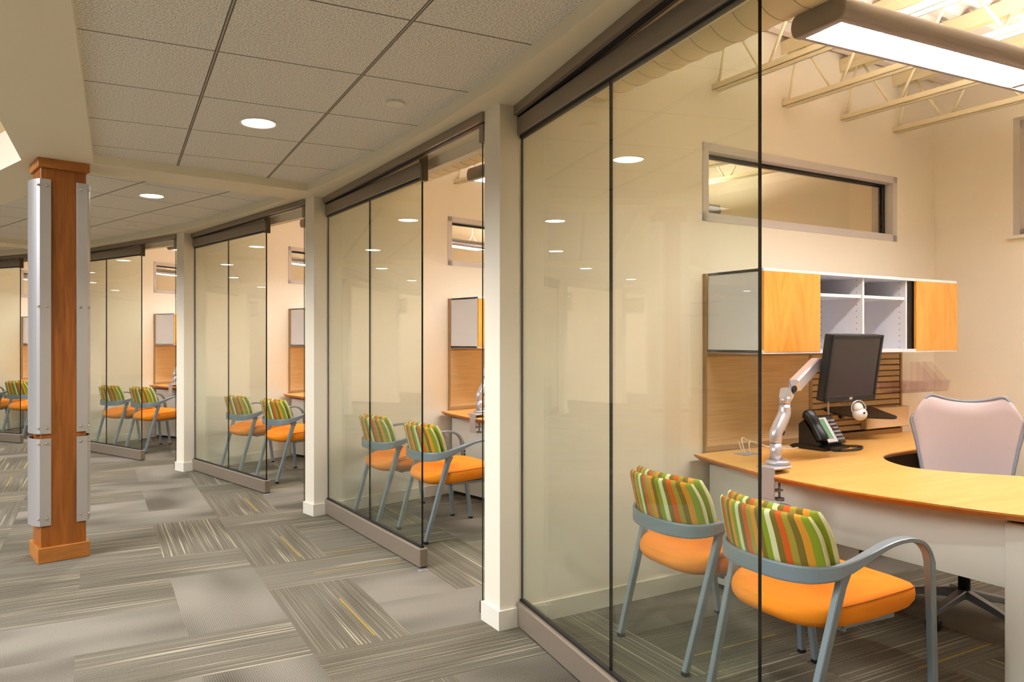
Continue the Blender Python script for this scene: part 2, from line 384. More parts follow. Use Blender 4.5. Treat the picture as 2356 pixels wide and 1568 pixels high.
# ------------------------------------------------------------------ floor: carpet planks
TH = R(27.3)
FA = Vector((math.cos(TH), math.sin(TH), 0)); FB = Vector((math.sin(TH), -math.cos(TH), 0)); FO = Vector((-1.7235, 5.2116 - 1.034, 0))
CELL = 0.457
def build_floor():
    bm = bmesh.new(); uvl = bm.loops.layers.uv.new('UVMap'); sd_ = bm.faces.layers.float_vector.new('seed')
    rnd = random.Random(11)
    used = set()
    def plank(a, b, da, db, vert):
        seed = (rnd.random(), rnd.random(), rnd.random())
        if vert and (a, b) == (0, 0): seed = (0.33, .3, .2)
        if not vert and a == -2 and b == 2: seed = (0.2, .6, .5)
        if not vert and a == -2 and b == 1: seed = (0.15, .9, .1)
        if vert and a == 1: seed = (0.8, .8, .75)
        pts = [(a, b), (a + da, b), (a + da, b + db), (a, b + db)]
        vs = [bm.verts.new(FO + FA * (p[0] * CELL) + FB * (p[1] * CELL)) for p in pts]
        f = bm.faces.new(vs); f[sd_] = Vector(seed)
        for l, p in zip(f.loops, pts):
            x, y = (p[0] - a) * CELL, (p[1] - b) * CELL
            l[uvl].uv = (y, x) if vert else (x, y)
    A0, A1, B0, B1 = -24, 34, -24, 26
    def vert_at(a, b):
        m = a % 6
        if m == 0 or m == 3: return b % 3 in (0, 1), 0
        if m == 1: return b % 3 in (1, 2), 1
        return False, 0
    for a in range(A0, A1):
        for b in range(B0, B1):
            if (a, b) in used: continue
            v, off = vert_at(a, b)
            if v:
                if (b - off) % 3 == 0: plank(a, b, 1, 2, True); used.add((a, b)); used.add((a, b + 1))
                else: plank(a, b, 1, 1, True); used.add((a, b))
    for b in range(B0, B1):
        start = {0: 0, 1: 1, 2: 1}[b % 3]
        a = A0
        while a < A1:
            if (a, b) in used: a += 1; continue
            par = (a % 6)
            two = (a + 1, b) not in used and a + 1 < A1
            if b % 3 == 2: two = two and par in (2, 5, 3) and par != 3 or (two and par == 5)
            plank(a, b, 2 if two else 1, 1, False)
            used.add((a, b))
            if two: used.add((a + 1, b)); a += 2
            else: a += 1
    me = bpy.data.meshes.new('floor'); bm.to_mesh(me); bm.free(); me.materials.append(M['carpet'])
    o = bpy.data.objects.new('floor', me); COL.objects.link(o); o['kind'] = 'structure'
build_floor()

# ------------------------------------------------------------------ walls between the offices, with their windows
WT0, WT1 = -0.157, -0.015      # wall thickness across (v)
DEPTH = 3.6; ZD = 3.14
WU0, WU1, WZ0, WZ1 = 1.331, 3.154, 2.02, 2.455
wn = 0
def office_wall(k):
    global wn
    F = FM(k); b = MB()
    u0, u1 = 0.015, 3.78
    b.box(WT0, WT1, u0, u1, 0, WZ0); b.box(WT0, WT1, u0, u1, WZ1, ZD + 0.04)
    b.box(WT0, WT1, u0, WU0, WZ0, WZ1); b.box(WT0, WT1, WU1, u1, WZ0, WZ1)
    bmesh.ops.remove_doubles(b.bm, verts=b.bm.verts, dist=1e-5)
    struct(b, 'wall_office', 'office_paint', F)
    # painted end of the wall on the corridor
    # window: steel frame, gasket, pane
    wn += 1
    w = MB(); t = 0.045; y0, y1 = WT0 - 0.004, WT1 + 0.004
    w.box(y0, y1, WU0, WU1, WZ0, WZ0 + t); w.box(y0, y1, WU0, WU1, WZ1 - t, WZ1)
    w.box(y0, y1, WU0, WU0 + t, WZ0, WZ1); w.box(y0, y1, WU1 - t, WU1, WZ0, WZ1)
    wo = struct(w, 'window_%d' % wn, 'frame_grey', F)
    g = MB(); m_ = (WT0 + WT1) / 2
    for s_ in (-1, 1):
        x0, x1 = m_ + s_ * 0.012 - 0.006, m_ + s_ * 0.012 + 0.006
        g.box(x0, x1, WU0 + t, WU1 - t, WZ1 - t - 0.014, WZ1 - t); g.box(x0, x1, WU0 + t, WU1 - t, WZ0 + t, WZ0 + t + 0.006)
        g.box(x0, x1, WU0 + t, WU0 + t + 0.01, WZ0 + t, WZ1 - t); g.box(x0, x1, WU1 - t - 0.014, WU1 - t, WZ0 + t, WZ1 - t)
    g.obj('gasket', 'black', wo)
    p = MB(); p.box(m_ - 0.003, m_ + 0.003, WU0 + t, WU1 - t, WZ0 + t, WZ1 - t); p.obj('pane', 'window_glass', wo)
    # baseboard wraps both faces and the end
    bb = MB(); q = 0.013
    bb.box(WT1, WT1 + q, u0 - q, 3.6, 0, 0.09); bb.box(WT0 - q, WT0, u0 - q, 3.6, 0, 0.09); bb.box(WT0, WT1, u0 - q, u0, 0, 0.09)
    struct(bb, 'baseboard_office', 'white_paint', F)
KS = list(range(-1, 9))
for k in KS: office_wall(k)

def in_frame(k, j, v, u):      # point (v,u) of frame j expressed in frame k
    p = FM(k).inverted() @ (FM(j) @ Vector((v, u, 0))); return p.x, p.y
def back_wall(k):
    global wn
    F = FM(k)
    # far right corner: where neighbour wall (k-1) crosses u = DEPTH
    a = Vector(in_frame(k, k - 1, WT0, 0)); c = Vector(in_frame(k, k - 1, WT0, 4.5)); t = (DEPTH - a.y) / (c.y - a.y); vr = a.x + (c.x - a.x) * t
    b = MB(); x0, x1 = WT1 - 0.02, vr + 0.05; y0, y1 = DEPTH, DEPTH + 0.16
    wx0, wx1, wz0, wz1 = 0.48, 2.35, 2.03, 2.79
    if k != 1: wx1 = wx0 = 0.48
    b.box(x0, x1, y0, y1, 0, wz0); b.box(x0, x1, y0, y1, wz1, ZD + 0.04); b.box(x0, wx0, y0, y1, wz0, wz1); b.box(wx1, x1, y0, y1, wz0, wz1)
    bmesh.ops.remove_doubles(b.bm, verts=b.bm.verts, dist=1e-5)
    struct(b, 'wall_back', 'office_paint', F)
    bb = MB(); bb.box(WT1, vr, y0 - 0.013, y0, 0, 0.09); struct(bb, 'baseboard_back', 'white_paint', F)
    if k == 1: back_window(F, wx0, wx1, wz0, wz1, y0)
    roof_deck(F, a, c, vr)
    return vr
def back_window(F, wx0, wx1, wz0, wz1, y0):
    global wn; y1 = y0 + 0.16
    wn += 1
    w = MB(); w.box(wx0 - 0.03, wx1 + 0.03, y0 - 0.03, y1 - 0.03, wz0 - 0.02, wz0)
    wo = struct(w, 'window_%d' % wn, 'white_paint', F)
    g = MB(); t = 0.05
    for q in ((wx0, wx1, wz0, wz0 + t), (wx0, wx1, wz1 - t, wz1), (wx0, wx0 + t, wz0, wz1), (wx1 - t, wx1, wz0, wz1)): g.box(q[0], q[1], y0 + .09, y0 + .13, q[2], q[3])
    g.obj('window_frame', 'frame_grey', wo)
    p = MB(); p.box(wx0 + t, wx1 - t, y0 + .107, y0 + .113, wz0 + t, wz1 - t); p.obj('pane', 'window_glass', wo)
def roof_deck(F, a, c, vr):
    # corrugated roof deck, ribs running into the office
    d = MB(); per = 0.15; v = -0.25; prof = []
    while v < vr + 0.4:
        prof += [(v, ZD), (v + 0.05, ZD), (v + 0.075, ZD + 0.038), (v + 0.125, ZD + 0.038)]; v += per
    r0 = [(x, -0.62, z) for x, z in prof]; r1 = [(x, DEPTH + 0.1, z) for x, z in prof]
    d.loft([r0, r1], smooth=False, cap=False, closed=False)
    # trim to the wedge of this office
    n_ = Vector((c.y - a.y, -(c.x - a.x), 0)).normalized()
    bmesh.ops.bisect_plane(d.bm, geom=list(d.bm.verts) + list(d.bm.edges) + list(d.bm.faces), plane_co=Vector((a.x, a.y, 0)), plane_no=n_, clear_outer=True)
    bmesh.ops.bisect_plane(d.bm, geom=list(d.bm.verts) + list(d.bm.edges) + list(d.bm.faces), plane_co=Vector((WT1 - 0.005, 0, 0)), plane_no=Vector((-1, 0, 0)), clear_outer=True)
    struct(d, 'ceiling_deck', 'deck', F)
VR = {}
for k in KS[1:]: VR[k] = back_wall(k)

# bulkhead above the glass fronts and the curved soffit over them
def bulkhead(k):
    F = FM(k); b = MB()
    e1 = in_frame(k, k - 1, WT0, 0.10)
    p0 = (WT1, 0.225); p1 = (e1[0], e1[1] + 0.135)
    d = (Vector(p1) - Vector(p0)).normalized(); n = Vector((-d.y, d.x)) * 0.06
    b.prism([p0, p1, (p1[0] + n.x, p1[1] + n.y), (p0[0] + n.x, p0[1] + n.y)], 2.398, ZD + 0.03)
    struct(b, 'wall_bulkhead', 'office_paint', F)
for k in KS[1:]: bulkhead(k)
s = MB(); N_ = 90; A0, A1 = 100, -26
inner, outer = [], []
for i in range(N_ + 1):
    a = A0 + (A1 - A0) * i / N_
    inner.append(polar(13.185, a)); outer.append(polar(13.62, a))
s.prism([(p.x, p.y) for p in inner] + [(p.x, p.y) for p in outer[::-1]], 2.462, 2.60)
struct(s, 'ceiling_soffit', 'soffit')

# ------------------------------------------------------------------ corridor ceiling: beams and tile bays
COLAZ = [53 + 22.4 * i for i in range(-3, 3)]
RC = 11.59
def beam(name, P, Q, w, z0=2.462, z1=2.66, mt='soffit'):
    d = (Q - P).normalized(); n = Vector((-d.y, d.x, 0)) * w / 2; b = MB()
    b.prism([(P + n)[:2], (Q + n)[:2], (Q - n)[:2], (P - n)[:2]], z0, z1); return struct(b, name, mt)
for a in COLAZ:
    beam('ceiling_crossbeam', polar(RC, a), polar(13.45, a), 0.36, 2.4615)
# beams between the columns (one closed polygonal band)
half = 0.203
pin = [polar((RC - half) / math.cos(R(11.2)) * math.cos(R(11.2)) , a) for a in COLAZ]
b = MB(); pts = [polar(RC + half, a) for a in COLAZ]; pti = [polar(RC - half, a) for a in COLAZ]
b.prism([(p.x, p.y) for p in pts] + [(p.x, p.y) for p in pti[::-1]], 2.462, 2.70); struct(b, 'ceiling_ringbeam', 'soffit')
# tile bays, grid phase and turn as measured
bays = [(Vector((-1.031, 2.955, 2.517)), -25.8, 53, 75.4), (Vector((-2.466, 5.431, 2.517)), -48.4, 30.6, 53), (polar(12.3, 20, 2.517), -70.8, 8.2, 30.6), (polar(12.3, -3, 2.517), -93.2, -14.2, 8.2), (polar(12.3, 86, 2.517), -3.4, 75.4, 97.8)]
for o_, az_, a0, a1 in bays:
    # local y axis along az_
    F = Matrix.Translation(o_) @ Matrix.Rotation(R(-az_), 4, 'Z'); Fi = F.inverted(); b = MB()
    ring = [polar(RC + 0.1, a0, 2.517), polar(RC + 0.1, a1, 2.517)] + [polar(13.26, a1 + (a0 - a1) * i / 8, 2.517) for i in range(9)]
    P_ = [Fi @ p for p in ring]; b.prism([(p.x, p.y) for p in P_], 0, 0.02)
    o = struct(b, 'ceiling_tiles', 'tile', F)
# hall on the left: high ceiling, far walls
b = MB()
b.prism([(p.x, p.y) for p in [polar(RC - half + 0.02, a) for a in COLAZ]] + [(-26, 16), (-26, -20), (8, -20)], 3.70, 3.80); struct(b, 'ceiling_hall', 'paint')
b = MB()
pa = [polar(RC - half, a) for a in COLAZ]; pb = [polar(RC - half + 0.08, a) for a in COLAZ]
b.prism([(p.x, p.y) for p in pa] + [(p.x, p.y) for p in pb[::-1]], 2.70, 3.80); struct(b, 'wall_hall_upper', 'hall_paint')
b = MB(); b.box(-26, -25.8, -20, 20, 0, 3.8); struct(b, 'wall_hall_far', 'paint')
b = MB(); b.box(-26, 10, -20.2, -20, 0, 3.8); struct(b, 'wall_hall_behind', 'paint')
b = MB(); b.box(-26, -10, 15.0, 15.2, 0, 3.8); struct(b, 'wall_hall_side', 'paint')
b = MB(); b.box(-26, 12, -20, 20, -0.06, -0.012); struct(b, 'floor_base', mat('hall_carpet', lin(132, 124, 108), 0.95))

# downlights, round ceiling speakers
def downlight(p, label):
    t = thing('ceiling_downlight', label, 'ceiling light', Matrix.Translation(p), 'recessed downlights along the corridor')
    b = MB(); n = 32
    prof = [(0.105, 0.0), (0.105, -0.006), (0.088, -0.006), (0.084, 0.0)]
    b.loft([[(r * math.cos(2 * PI * i / n), r * math.sin(2 * PI * i / n), z) for i in range(n)] for r, z in prof], cap=False)
    b.obj('trim_ring', 'white_paint', t)
    b = MB(); b.cyl((0, 0, -0.002), 0.086, 0.001, n); b.obj('lens', 'can', t)
    ld = bpy.data.lights.new('downlight_lamp', 'SPOT'); ld.energy = DOWN_SPOT; ld.color = (1.0, 0.97, 0.94); ld.spot_size = R(130); ld.spot_blend = 0.6; ld.shadow_soft_size = 0.07
    lo = bpy.data.objects.new('downlight_lamp', ld); COL.objects.link(lo); lo.parent = t; lo.location = (0, 0, -0.012)
    return t
dl = {70.9: 'white round downlight in the corridor ceiling, just behind the viewpoint', 59.7: 'large glowing round downlight in the nearest tiled bay of ceiling',
      93.3: 'white round downlight in the corridor ceiling, well behind the viewpoint', 82.1: 'white round downlight in the corridor ceiling, right behind the viewpoint',
      14.7: 'round downlight beyond the fifth office', 3.5: 'round downlight beyond the sixth office', -7.7: 'round downlight beyond the seventh office', 48.4: 'smaller glowing round downlight in the second tiled bay, right of the wood column', 37.1: 'distant round downlight, hidden behind the wood column', 25.9: 'farthest round downlight down the corridor'}
for a in (93.3, 82.1, 70.9, 59.7, 48.4, 37.1, 25.9, 14.7, 3.5, -7.7):
    downlight(polar(12.42, a, 2.517), dl.get(a, 'round downlight farther round the curved corridor ceiling'))
def speaker(p, r, label):
    b = MB(); b.cyl((0, 0, -0.012), r * 0.96, 0.012, 28, r); o = b.obj('ceiling_speaker', 'white_paint', None, Matrix.Translation(p)); tag(o, label, 'ceiling speaker')
speaker(Vector((-0.38, 3.588, 2.517)), 0.045, 'small round flat cover on the nearest ceiling bay, right of the large downlight')
speaker(Vector((-3.468, 7.462, 2.517)), 0.045, 'tiny round cover on the distant ceiling bay, right of the wood column')

# ------------------------------------------------------------------ wood column with bowed steel guards
def column(P, az_, label):
    T = Matrix.Translation(P) @ Matrix.Rotation(R(-az_), 4, 'Z')     # local y = towards az_, x right of it
    t = thing('wood_column', label, 'column', T)
    h = 0.125; hb = 0.143
    b = MB(); b.rbox(-h, h, -h, h, 0.0, 2.46, 0.003, 1); b.obj('shaft', 'cherry', t)
    b = MB(); b.rbox(-hb, hb, -hb, hb, 0.0, 0.094, 0.003, 1); b.obj('plinth', 'cherry_trim', t)
    b = MB(); b.rbox(-hb, hb, -hb, hb, 2.405, 2.462, 0.003, 1); b.obj('capital', 'cherry_trim', t)
    # guards bow over the -y and +y faces, flanges lap onto the x faces
    for sgn in (-1, 1):
        for (z0, z1, nm) in ((0.785, 2.335, 'upper'), (0.225, 0.755, 'lower')):
            prof = [(-h - 0.008, -(h - 0.054)), (-h - 0.008, -(h + 0.004))]
            for i in range(13):
                q = i / 12; x = -h - 0.008 + (2 * h + 0.016) * q; prof.append((x, -(h + 0.006 + 0.040 * math.sin(PI * q) ** 0.8)))
            prof += [(h + 0.008, -(h + 0.004)), (h + 0.008, -(h - 0.054))]
            prof = [(x, y * -sgn * -1) for x, y in prof]
            th = 0.003; outp = []
            inn = []
            for i, (x, y) in enumerate(prof):
                s_ = 1 + 0.02; inn.append((x * (1 - 0.022), y * (1 - 0.022)))
            b = MB()
            ring = [Vector((x, y, 0)) for x, y in prof] + [Vector((x, y, 0)) for x, y in inn[::-1]]
            b.prism([(p.x, p.y) for p in ring], z0, z1)
            g = b.obj('corner_guard', 'steel', t)
            zs = (2.295, 1.56, 0.82) if nm == 'upper' else (0.725, 0.27)
            for z in zs:
                for sx in (-1, 1):
                    q = MB(); q.cyl((sx * (h + 0.008), sgn * (h - 0.032), z), 0.009, 0.007 * sx, 12, 0.006, axis='x'); q.obj('screw', 'screw', g)
                    q = MB(); q.cyl((sx * (h + 0.004), sgn * (h + 0.014), z), 0.008, 0.012 * sx, 12, 0.006, axis='x'); q.obj('screw', 'screw', g)
    return t
# the guards face the two sides beside the visible wood face (its normal points to az 140)
column(Vector((-2.607, 4.63, 0)), 50, 'square cherry wood column with bowed steel corner guards in the corridor')

# ------------------------------------------------------------------ glass fronts
ordn = {0: 'unseen right-hand', 1: 'nearest', 2: 'second', 3: 'third', 4: 'fourth', 5: 'fifth', 6: 'sixth', 7: 'seventh'}
def glass_front(k):
    F = FM(k); nm = ordn.get(k, 'farther')
    e = Vector(in_frame(k, k - 1, WT0, 0.02)); s0 = Vector((WT1, 0.112))
    # head track from wall to wall
    d = Vector((e.x - s0.x, e.y - s0.y)); L_ = d.length; ang = math.atan2(d.y, d.x)
    T = F @ PM(s0.x, s0.y, 0, ang)
    t = thing('door_track', 'bronze head track under the soffit of the %s glass office front' % nm, 'door track', T)
    b = MB(); b.box(0.0, L_, -0.02, 0.045, 2.418, 2.461); b.obj('channel', 'bronze', t)
    b = MB(); b.box(0.0, L_, 0.0, 0.025, 2.414, 2.419); b.obj('slot', 'black', t)
    # fixed two-lite glass panel
    ang = math.atan2(-0.245, 1.56); T = F @ PM(0.0, 0.134, 0, ang); PL = 1.575
    x0 = WT1 + 0.002
    t = thing('glass_partition', 'two-lite glass panel with bronze rails fronting the %s office' % nm, 'glass panel', T)
    b = MB(); b.rbox(x0, PL + 0.02, -0.03, 0.03, 0.006, 0.118, 0.006, 1); b.obj('bottom_rail', 'bronze', t)
    b = MB(); b.rbox(x0, PL + 0.02, -0.026, 0.026, 2.325, 2.412, 0.006, 1); b.obj('top_rail', 'bronze', t)
    b = MB(); b.box(PL + 0.0, PL + 0.035, -0.02, 0.02, 2.30, 2.455); b.obj('end_bracket', 'bronze_dark', t)
    b = MB(); b.box(x0, PL + 0.004, -0.012, 0.012, 2.313, 2.326); b.obj('gasket', 'black', t)
    b = MB(); b.box(x0, PL + 0.004, -0.012, 0.012, 0.117, 0.126); b.obj('gasket', 'black', t)
    for (a, c) in ((x0 + 0.004, 0.797), (0.801, PL)):
        b = MB(); b.box(a, c, -0.006, 0.006, 0.120, 2.320, sides={0: 1, 1: 1}); b.obj('lite', ['glass', 'glass_edge'], t)
    # floor strike beside the panel end
    if k in (1, 2, 3):
        w = in_frame(k, k, 0, 0)
        b = MB(); b.box(-0.02, 0.02, -0.03, 0.03, 0.0, 0.003); b.box(-0.008, 0.008, -0.012, 0.012, 0.003, 0.004)
        o = b.obj('floor_strike', 'arm_silver', None, T @ PM(PL + 0.05, -0.02, 0, 0)); tag(o, 'small metal strike plate in the carpet by the %s glass panel' % nm, 'strike plate')
    # glass door leaf folded back along the right-hand wall
    T = F @ Matrix.Identity(4); 
    G = FM(k - 1)
    t = thing('glass_door', 'frameless glass door leaf open against the right wall of the %s office' % nm, 'door', G)
    xx = WT0 - 0.045
    b = MB(); b.box(xx - 0.006, xx + 0.006, 0.03, 0.86, 0.045, 2.33, sides={2: 1, 3: 1}); b.obj('leaf', ['glass', 'glass_edge'], t)
    b = MB(); b.rbox(xx - 0.022, xx + 0.022, 0.02, 0.86, 2.325, 2.415, 0.004, 1); b.obj('top_rail', 'bronze', t)
    b = MB(); b.rbox(xx - 0.018, xx + 0.018, 0.02, 0.09, 0.012, 0.075, 0.004, 1); b.obj('bottom_clamp', 'bronze_dark', t)
for k in (1, 2, 3, 4, 5): glass_front(k)

# ------------------------------------------------------------------ things in every office
RTH = R(4.2)
def pendant(k, proto=None):
    lab = 'long grey pendant light with bright louvers hanging in the %s office' % ordn.get(k, 'farther')
    Mx = FM(k) @ PM(1.141, 0.644, 2.48, R(-4.2))
    if proto: return dup(proto, Mx, lab)
    t = thing('pendant_light', lab, 'ceiling light', Mx, 'linear pendants over the desks')
    # local: y along the fixture, x across; origin at far lower corner of the louver opening
    Lf = 2.58; w = 0.145; b = MB(); n = 14
    # extruded shell: round shoulders, open below and above
    def prof(off):
        o = []
        for i in range(n + 1):      # right shoulder
            a = -PI / 2 + PI * i / n; o.append((w + 0.012 + (0.030 - off) * max(0, math.cos(a)) ** 0.8, 0.042 + (0.042 - off * 0.4) * math.sin(a)))
        return o
    for sx in (1, -1):
        outp = prof(0); inp = [(w + 0.004, z) for x, z in outp]
        ring = outp + inp[::-1]
        if sx < 0: ring = [(w - x, z) for x, z in ring]
        b.loft([[(x, y, z) for x, z in ring] for y in (0, Lf)], smooth=False)
    b.obj('housing', 'fixture', t)
    for y in (0, Lf):      # end caps: flat, rounded outline
        c = MB(); o = []
        for i in range(11):
            a = -PI / 2 + PI * i / 10; o.append((w + 0.012 + 0.032 * max(0, math.cos(a)) ** 0.8, 0.042 + 0.044 * math.sin(a)))
        o += [(w - x, z) for x, z in o[::-1]]
        s_ = -0.03 if y == 0 else 0.0
        c.loft([[(w / 2 + (x - w / 2) * 0.97, y + s_, 0.042 + (z - 0.042) * .94) for x, z in o], [(x, y + s_ + 0.006, z) for x, z in o], [(x, y + s_ + 0.03, z) for x, z in o]], smooth=False); c.obj('end_cap', 'fixture', t)
    c = MB(); c.box(0.002, w - 0.002, Lf / 2 - 0.012, Lf / 2 + 0.012, 0.0, 0.04); c.obj('joint_strip', 'fixture', t)
    c = MB(); c.box(0.004, w - 0.004, 0.01, Lf - 0.01, 0.044, 0.046); c.obj('reflector', 'louver', t)
    c = MB(); c.box(0.006, w - 0.006, 0.012, Lf - 0.012, 0.036, 0.040); c.obj('lamp', 'lamp', t)
    c = MB(); c.box(0.012, w - 0.012, 0.012, Lf - 0.012, 0.060, 0.064); c.obj('uplight', 'lamp_up', t)
    c = MB()
    y = 0.06
    while y < Lf - 0.03:
        if abs(y - Lf / 2) > 0.03: c.box(0.003, w - 0.003, y, y + 0.002, 0.001, 0.026)
        y += 0.075
    c.obj('louver', 'louver', t)
    for yy in (0.18, Lf / 2, Lf - 0.18):
        c = MB(); c.tube([(w / 2 - 0.07, yy, 0.082), (w / 2, yy, 0.17), (w / 2 + 0.07, yy, 0.082)], 0.0015, 6); c.tube([(w / 2, yy, 0.17), (w / 2, yy, 0.66)], 0.0015, 6); c.obj('suspension_cable', 'steel', t)
    return t
P0 = pendant(1)
for k in (2, 3, 4, 5, 6, 7, 0): pendant(k, P0)

JL = ['over the glass front', 'second from the glass front', 'third from the glass front', 'fourth from the glass front', 'second from the back wall', 'closest to the back wall']
def joist(k, u, proto, Lj, i):
    Mx = FM(k) @ PM(0, u, 0)
    if proto: return dup(proto, Mx)
    lab = 'cream open-web steel joist in the %s office, %s' % (ordn[k], JL[i])
    t = thing('roof_joist', lab, 'roof joist', Mx, 'joists of the %s office' % ordn.get(k, 'farther'))
    b = MB(); x0 = WT1 + 0.002
    for s_ in (-1, 1): b.box(x0, Lj, s_ * 0.026 - 0.003, s_ * 0.026 + 0.003, 2.752, 2.785); b.box(x0, Lj, min(s_ * 0.029, s_ * 0.006), max(s_ * 0.029, s_ * 0.006), 2.752, 2.757)
    b.obj('bottom_chord', 'joist', t)
    b = MB()
    for s_ in (-1, 1): b.box(x0, Lj, s_ * 0.03 - 0.003, s_ * 0.03 + 0.003, 3.062, 3.10)
    b.box(x0, Lj, -0.04, 0.04, 3.10, 3.138)
    b.obj('top_chord', 'joist', t)
    x = x0 + 0.02; z0, z1 = 2.765, 3.09; j = 0
    pts = [(x, z0), (x + 0.06, z1)]
    w = MB(); w.tube([(x, 0, z0), (x + 0.07, 0, z1)], 0.008, 8); 
    x += 0.10
    while x < Lj - 0.25:
        w.tube([(x, 0, z1), (x + 0.19, 0, z0)], 0.008, 8); w.tube([(x + 0.23, 0, z0), (x + 0.40, 0, z1)], 0.008, 8); x += 0.44
    w.obj('web_bars', 'joist', t)
    return t
def joists(k):
    for i, u in enumerate((0.27, 0.86, 1.43, 2.02, 2.58, 3.14)):
        a = Vector(in_frame(k, k - 1, WT0, 0)); c = Vector(in_frame(k, k - 1, WT0, 4.5)); t_ = (u - a.y) / (c.y - a.y); Lj = a.x + (c.x - a.x) * t_ - 0.002
        joist(k, u, None, Lj, i)
for k in (1, 2): joists(k)
def duct(k):
    F = FM(k); a, c = ((0.0, 0.57), (2.42, 0.57)) if k == 1 else ((0.0, 0.676), (2.4, 0.365))
    w0, w1 = Vector(in_frame(k, k - 1, WT0 - 0.02, 0)), Vector(in_frame(k, k - 1, WT0 - 0.02, 2)); e0 = w1 - w0; f0 = Vector(c) - Vector(a)
    den = e0.x * f0.y - e0.y * f0.x; g0 = w0 - Vector(a); tt = (e0.x * g0.y - e0.y * g0.x) / den; tt -= 0.17 * math.tan(R(11.2)) / f0.length + 0.01
    c = (a[0] + f0.x * tt, a[1] + f0.y * tt)
    b = MB(); A_, C_ = Vector((a[0] + WT1 + 0.003, a[1], 2.722)), Vector((c[0], c[1], 2.722)); d = (C_ - A_); p0_ = A_; n = int(d.length / 0.115); rings = []
    dn = d.normalized(); si = Vector((-dn.y, dn.x, 0)); up = Vector((0, 0, 1))
    for i in range(n + 1):
        p = A_ + d * i / n
        for off, rr in ((0, 0.165), (0.0505 / 1, 0.165), (0.054, 0.1675), (0.060, 0.1675), (0.0635, 0.165)):
            if i == n and off > 0: continue
            q = p + dn * off
            rings.append([q + rr * (math.cos(2 * PI * j / 36) * si + math.sin(2 * PI * j / 36) * up) for j in range(36)])
    b.loft(rings, smooth=True); o = b.obj('spiral_duct', 'joist', None, F)
    b = MB()
    for i in range(n):
        q = p0_ + dn * (d.length * i / n + 0.057)
        b.tube([q + 0.1672 * (math.cos(2 * PI * j / 36) * si + math.sin(2 * PI * j / 36) * up) for j in range(37)], 0.0016, 6)
    b.obj('seams', 'tan_frame', o)
    tag(o, 'cream ribbed round air duct above the front of the %s office' % ordn.get(k, 'farther'), 'air duct')
for k in (1, 2, 3, 4, 5): duct(k)

# conduit under the deck of the nearest office
b = MB(); b.tube([(1.62, 0.45, 3.03), (1.55, 3.55, 3.03)], 0.012, 10); o = b.obj('conduit', 'joist', None, FM(1)); tag(o, 'thin white conduit running under the roof deck of the nearest office', 'pipe')

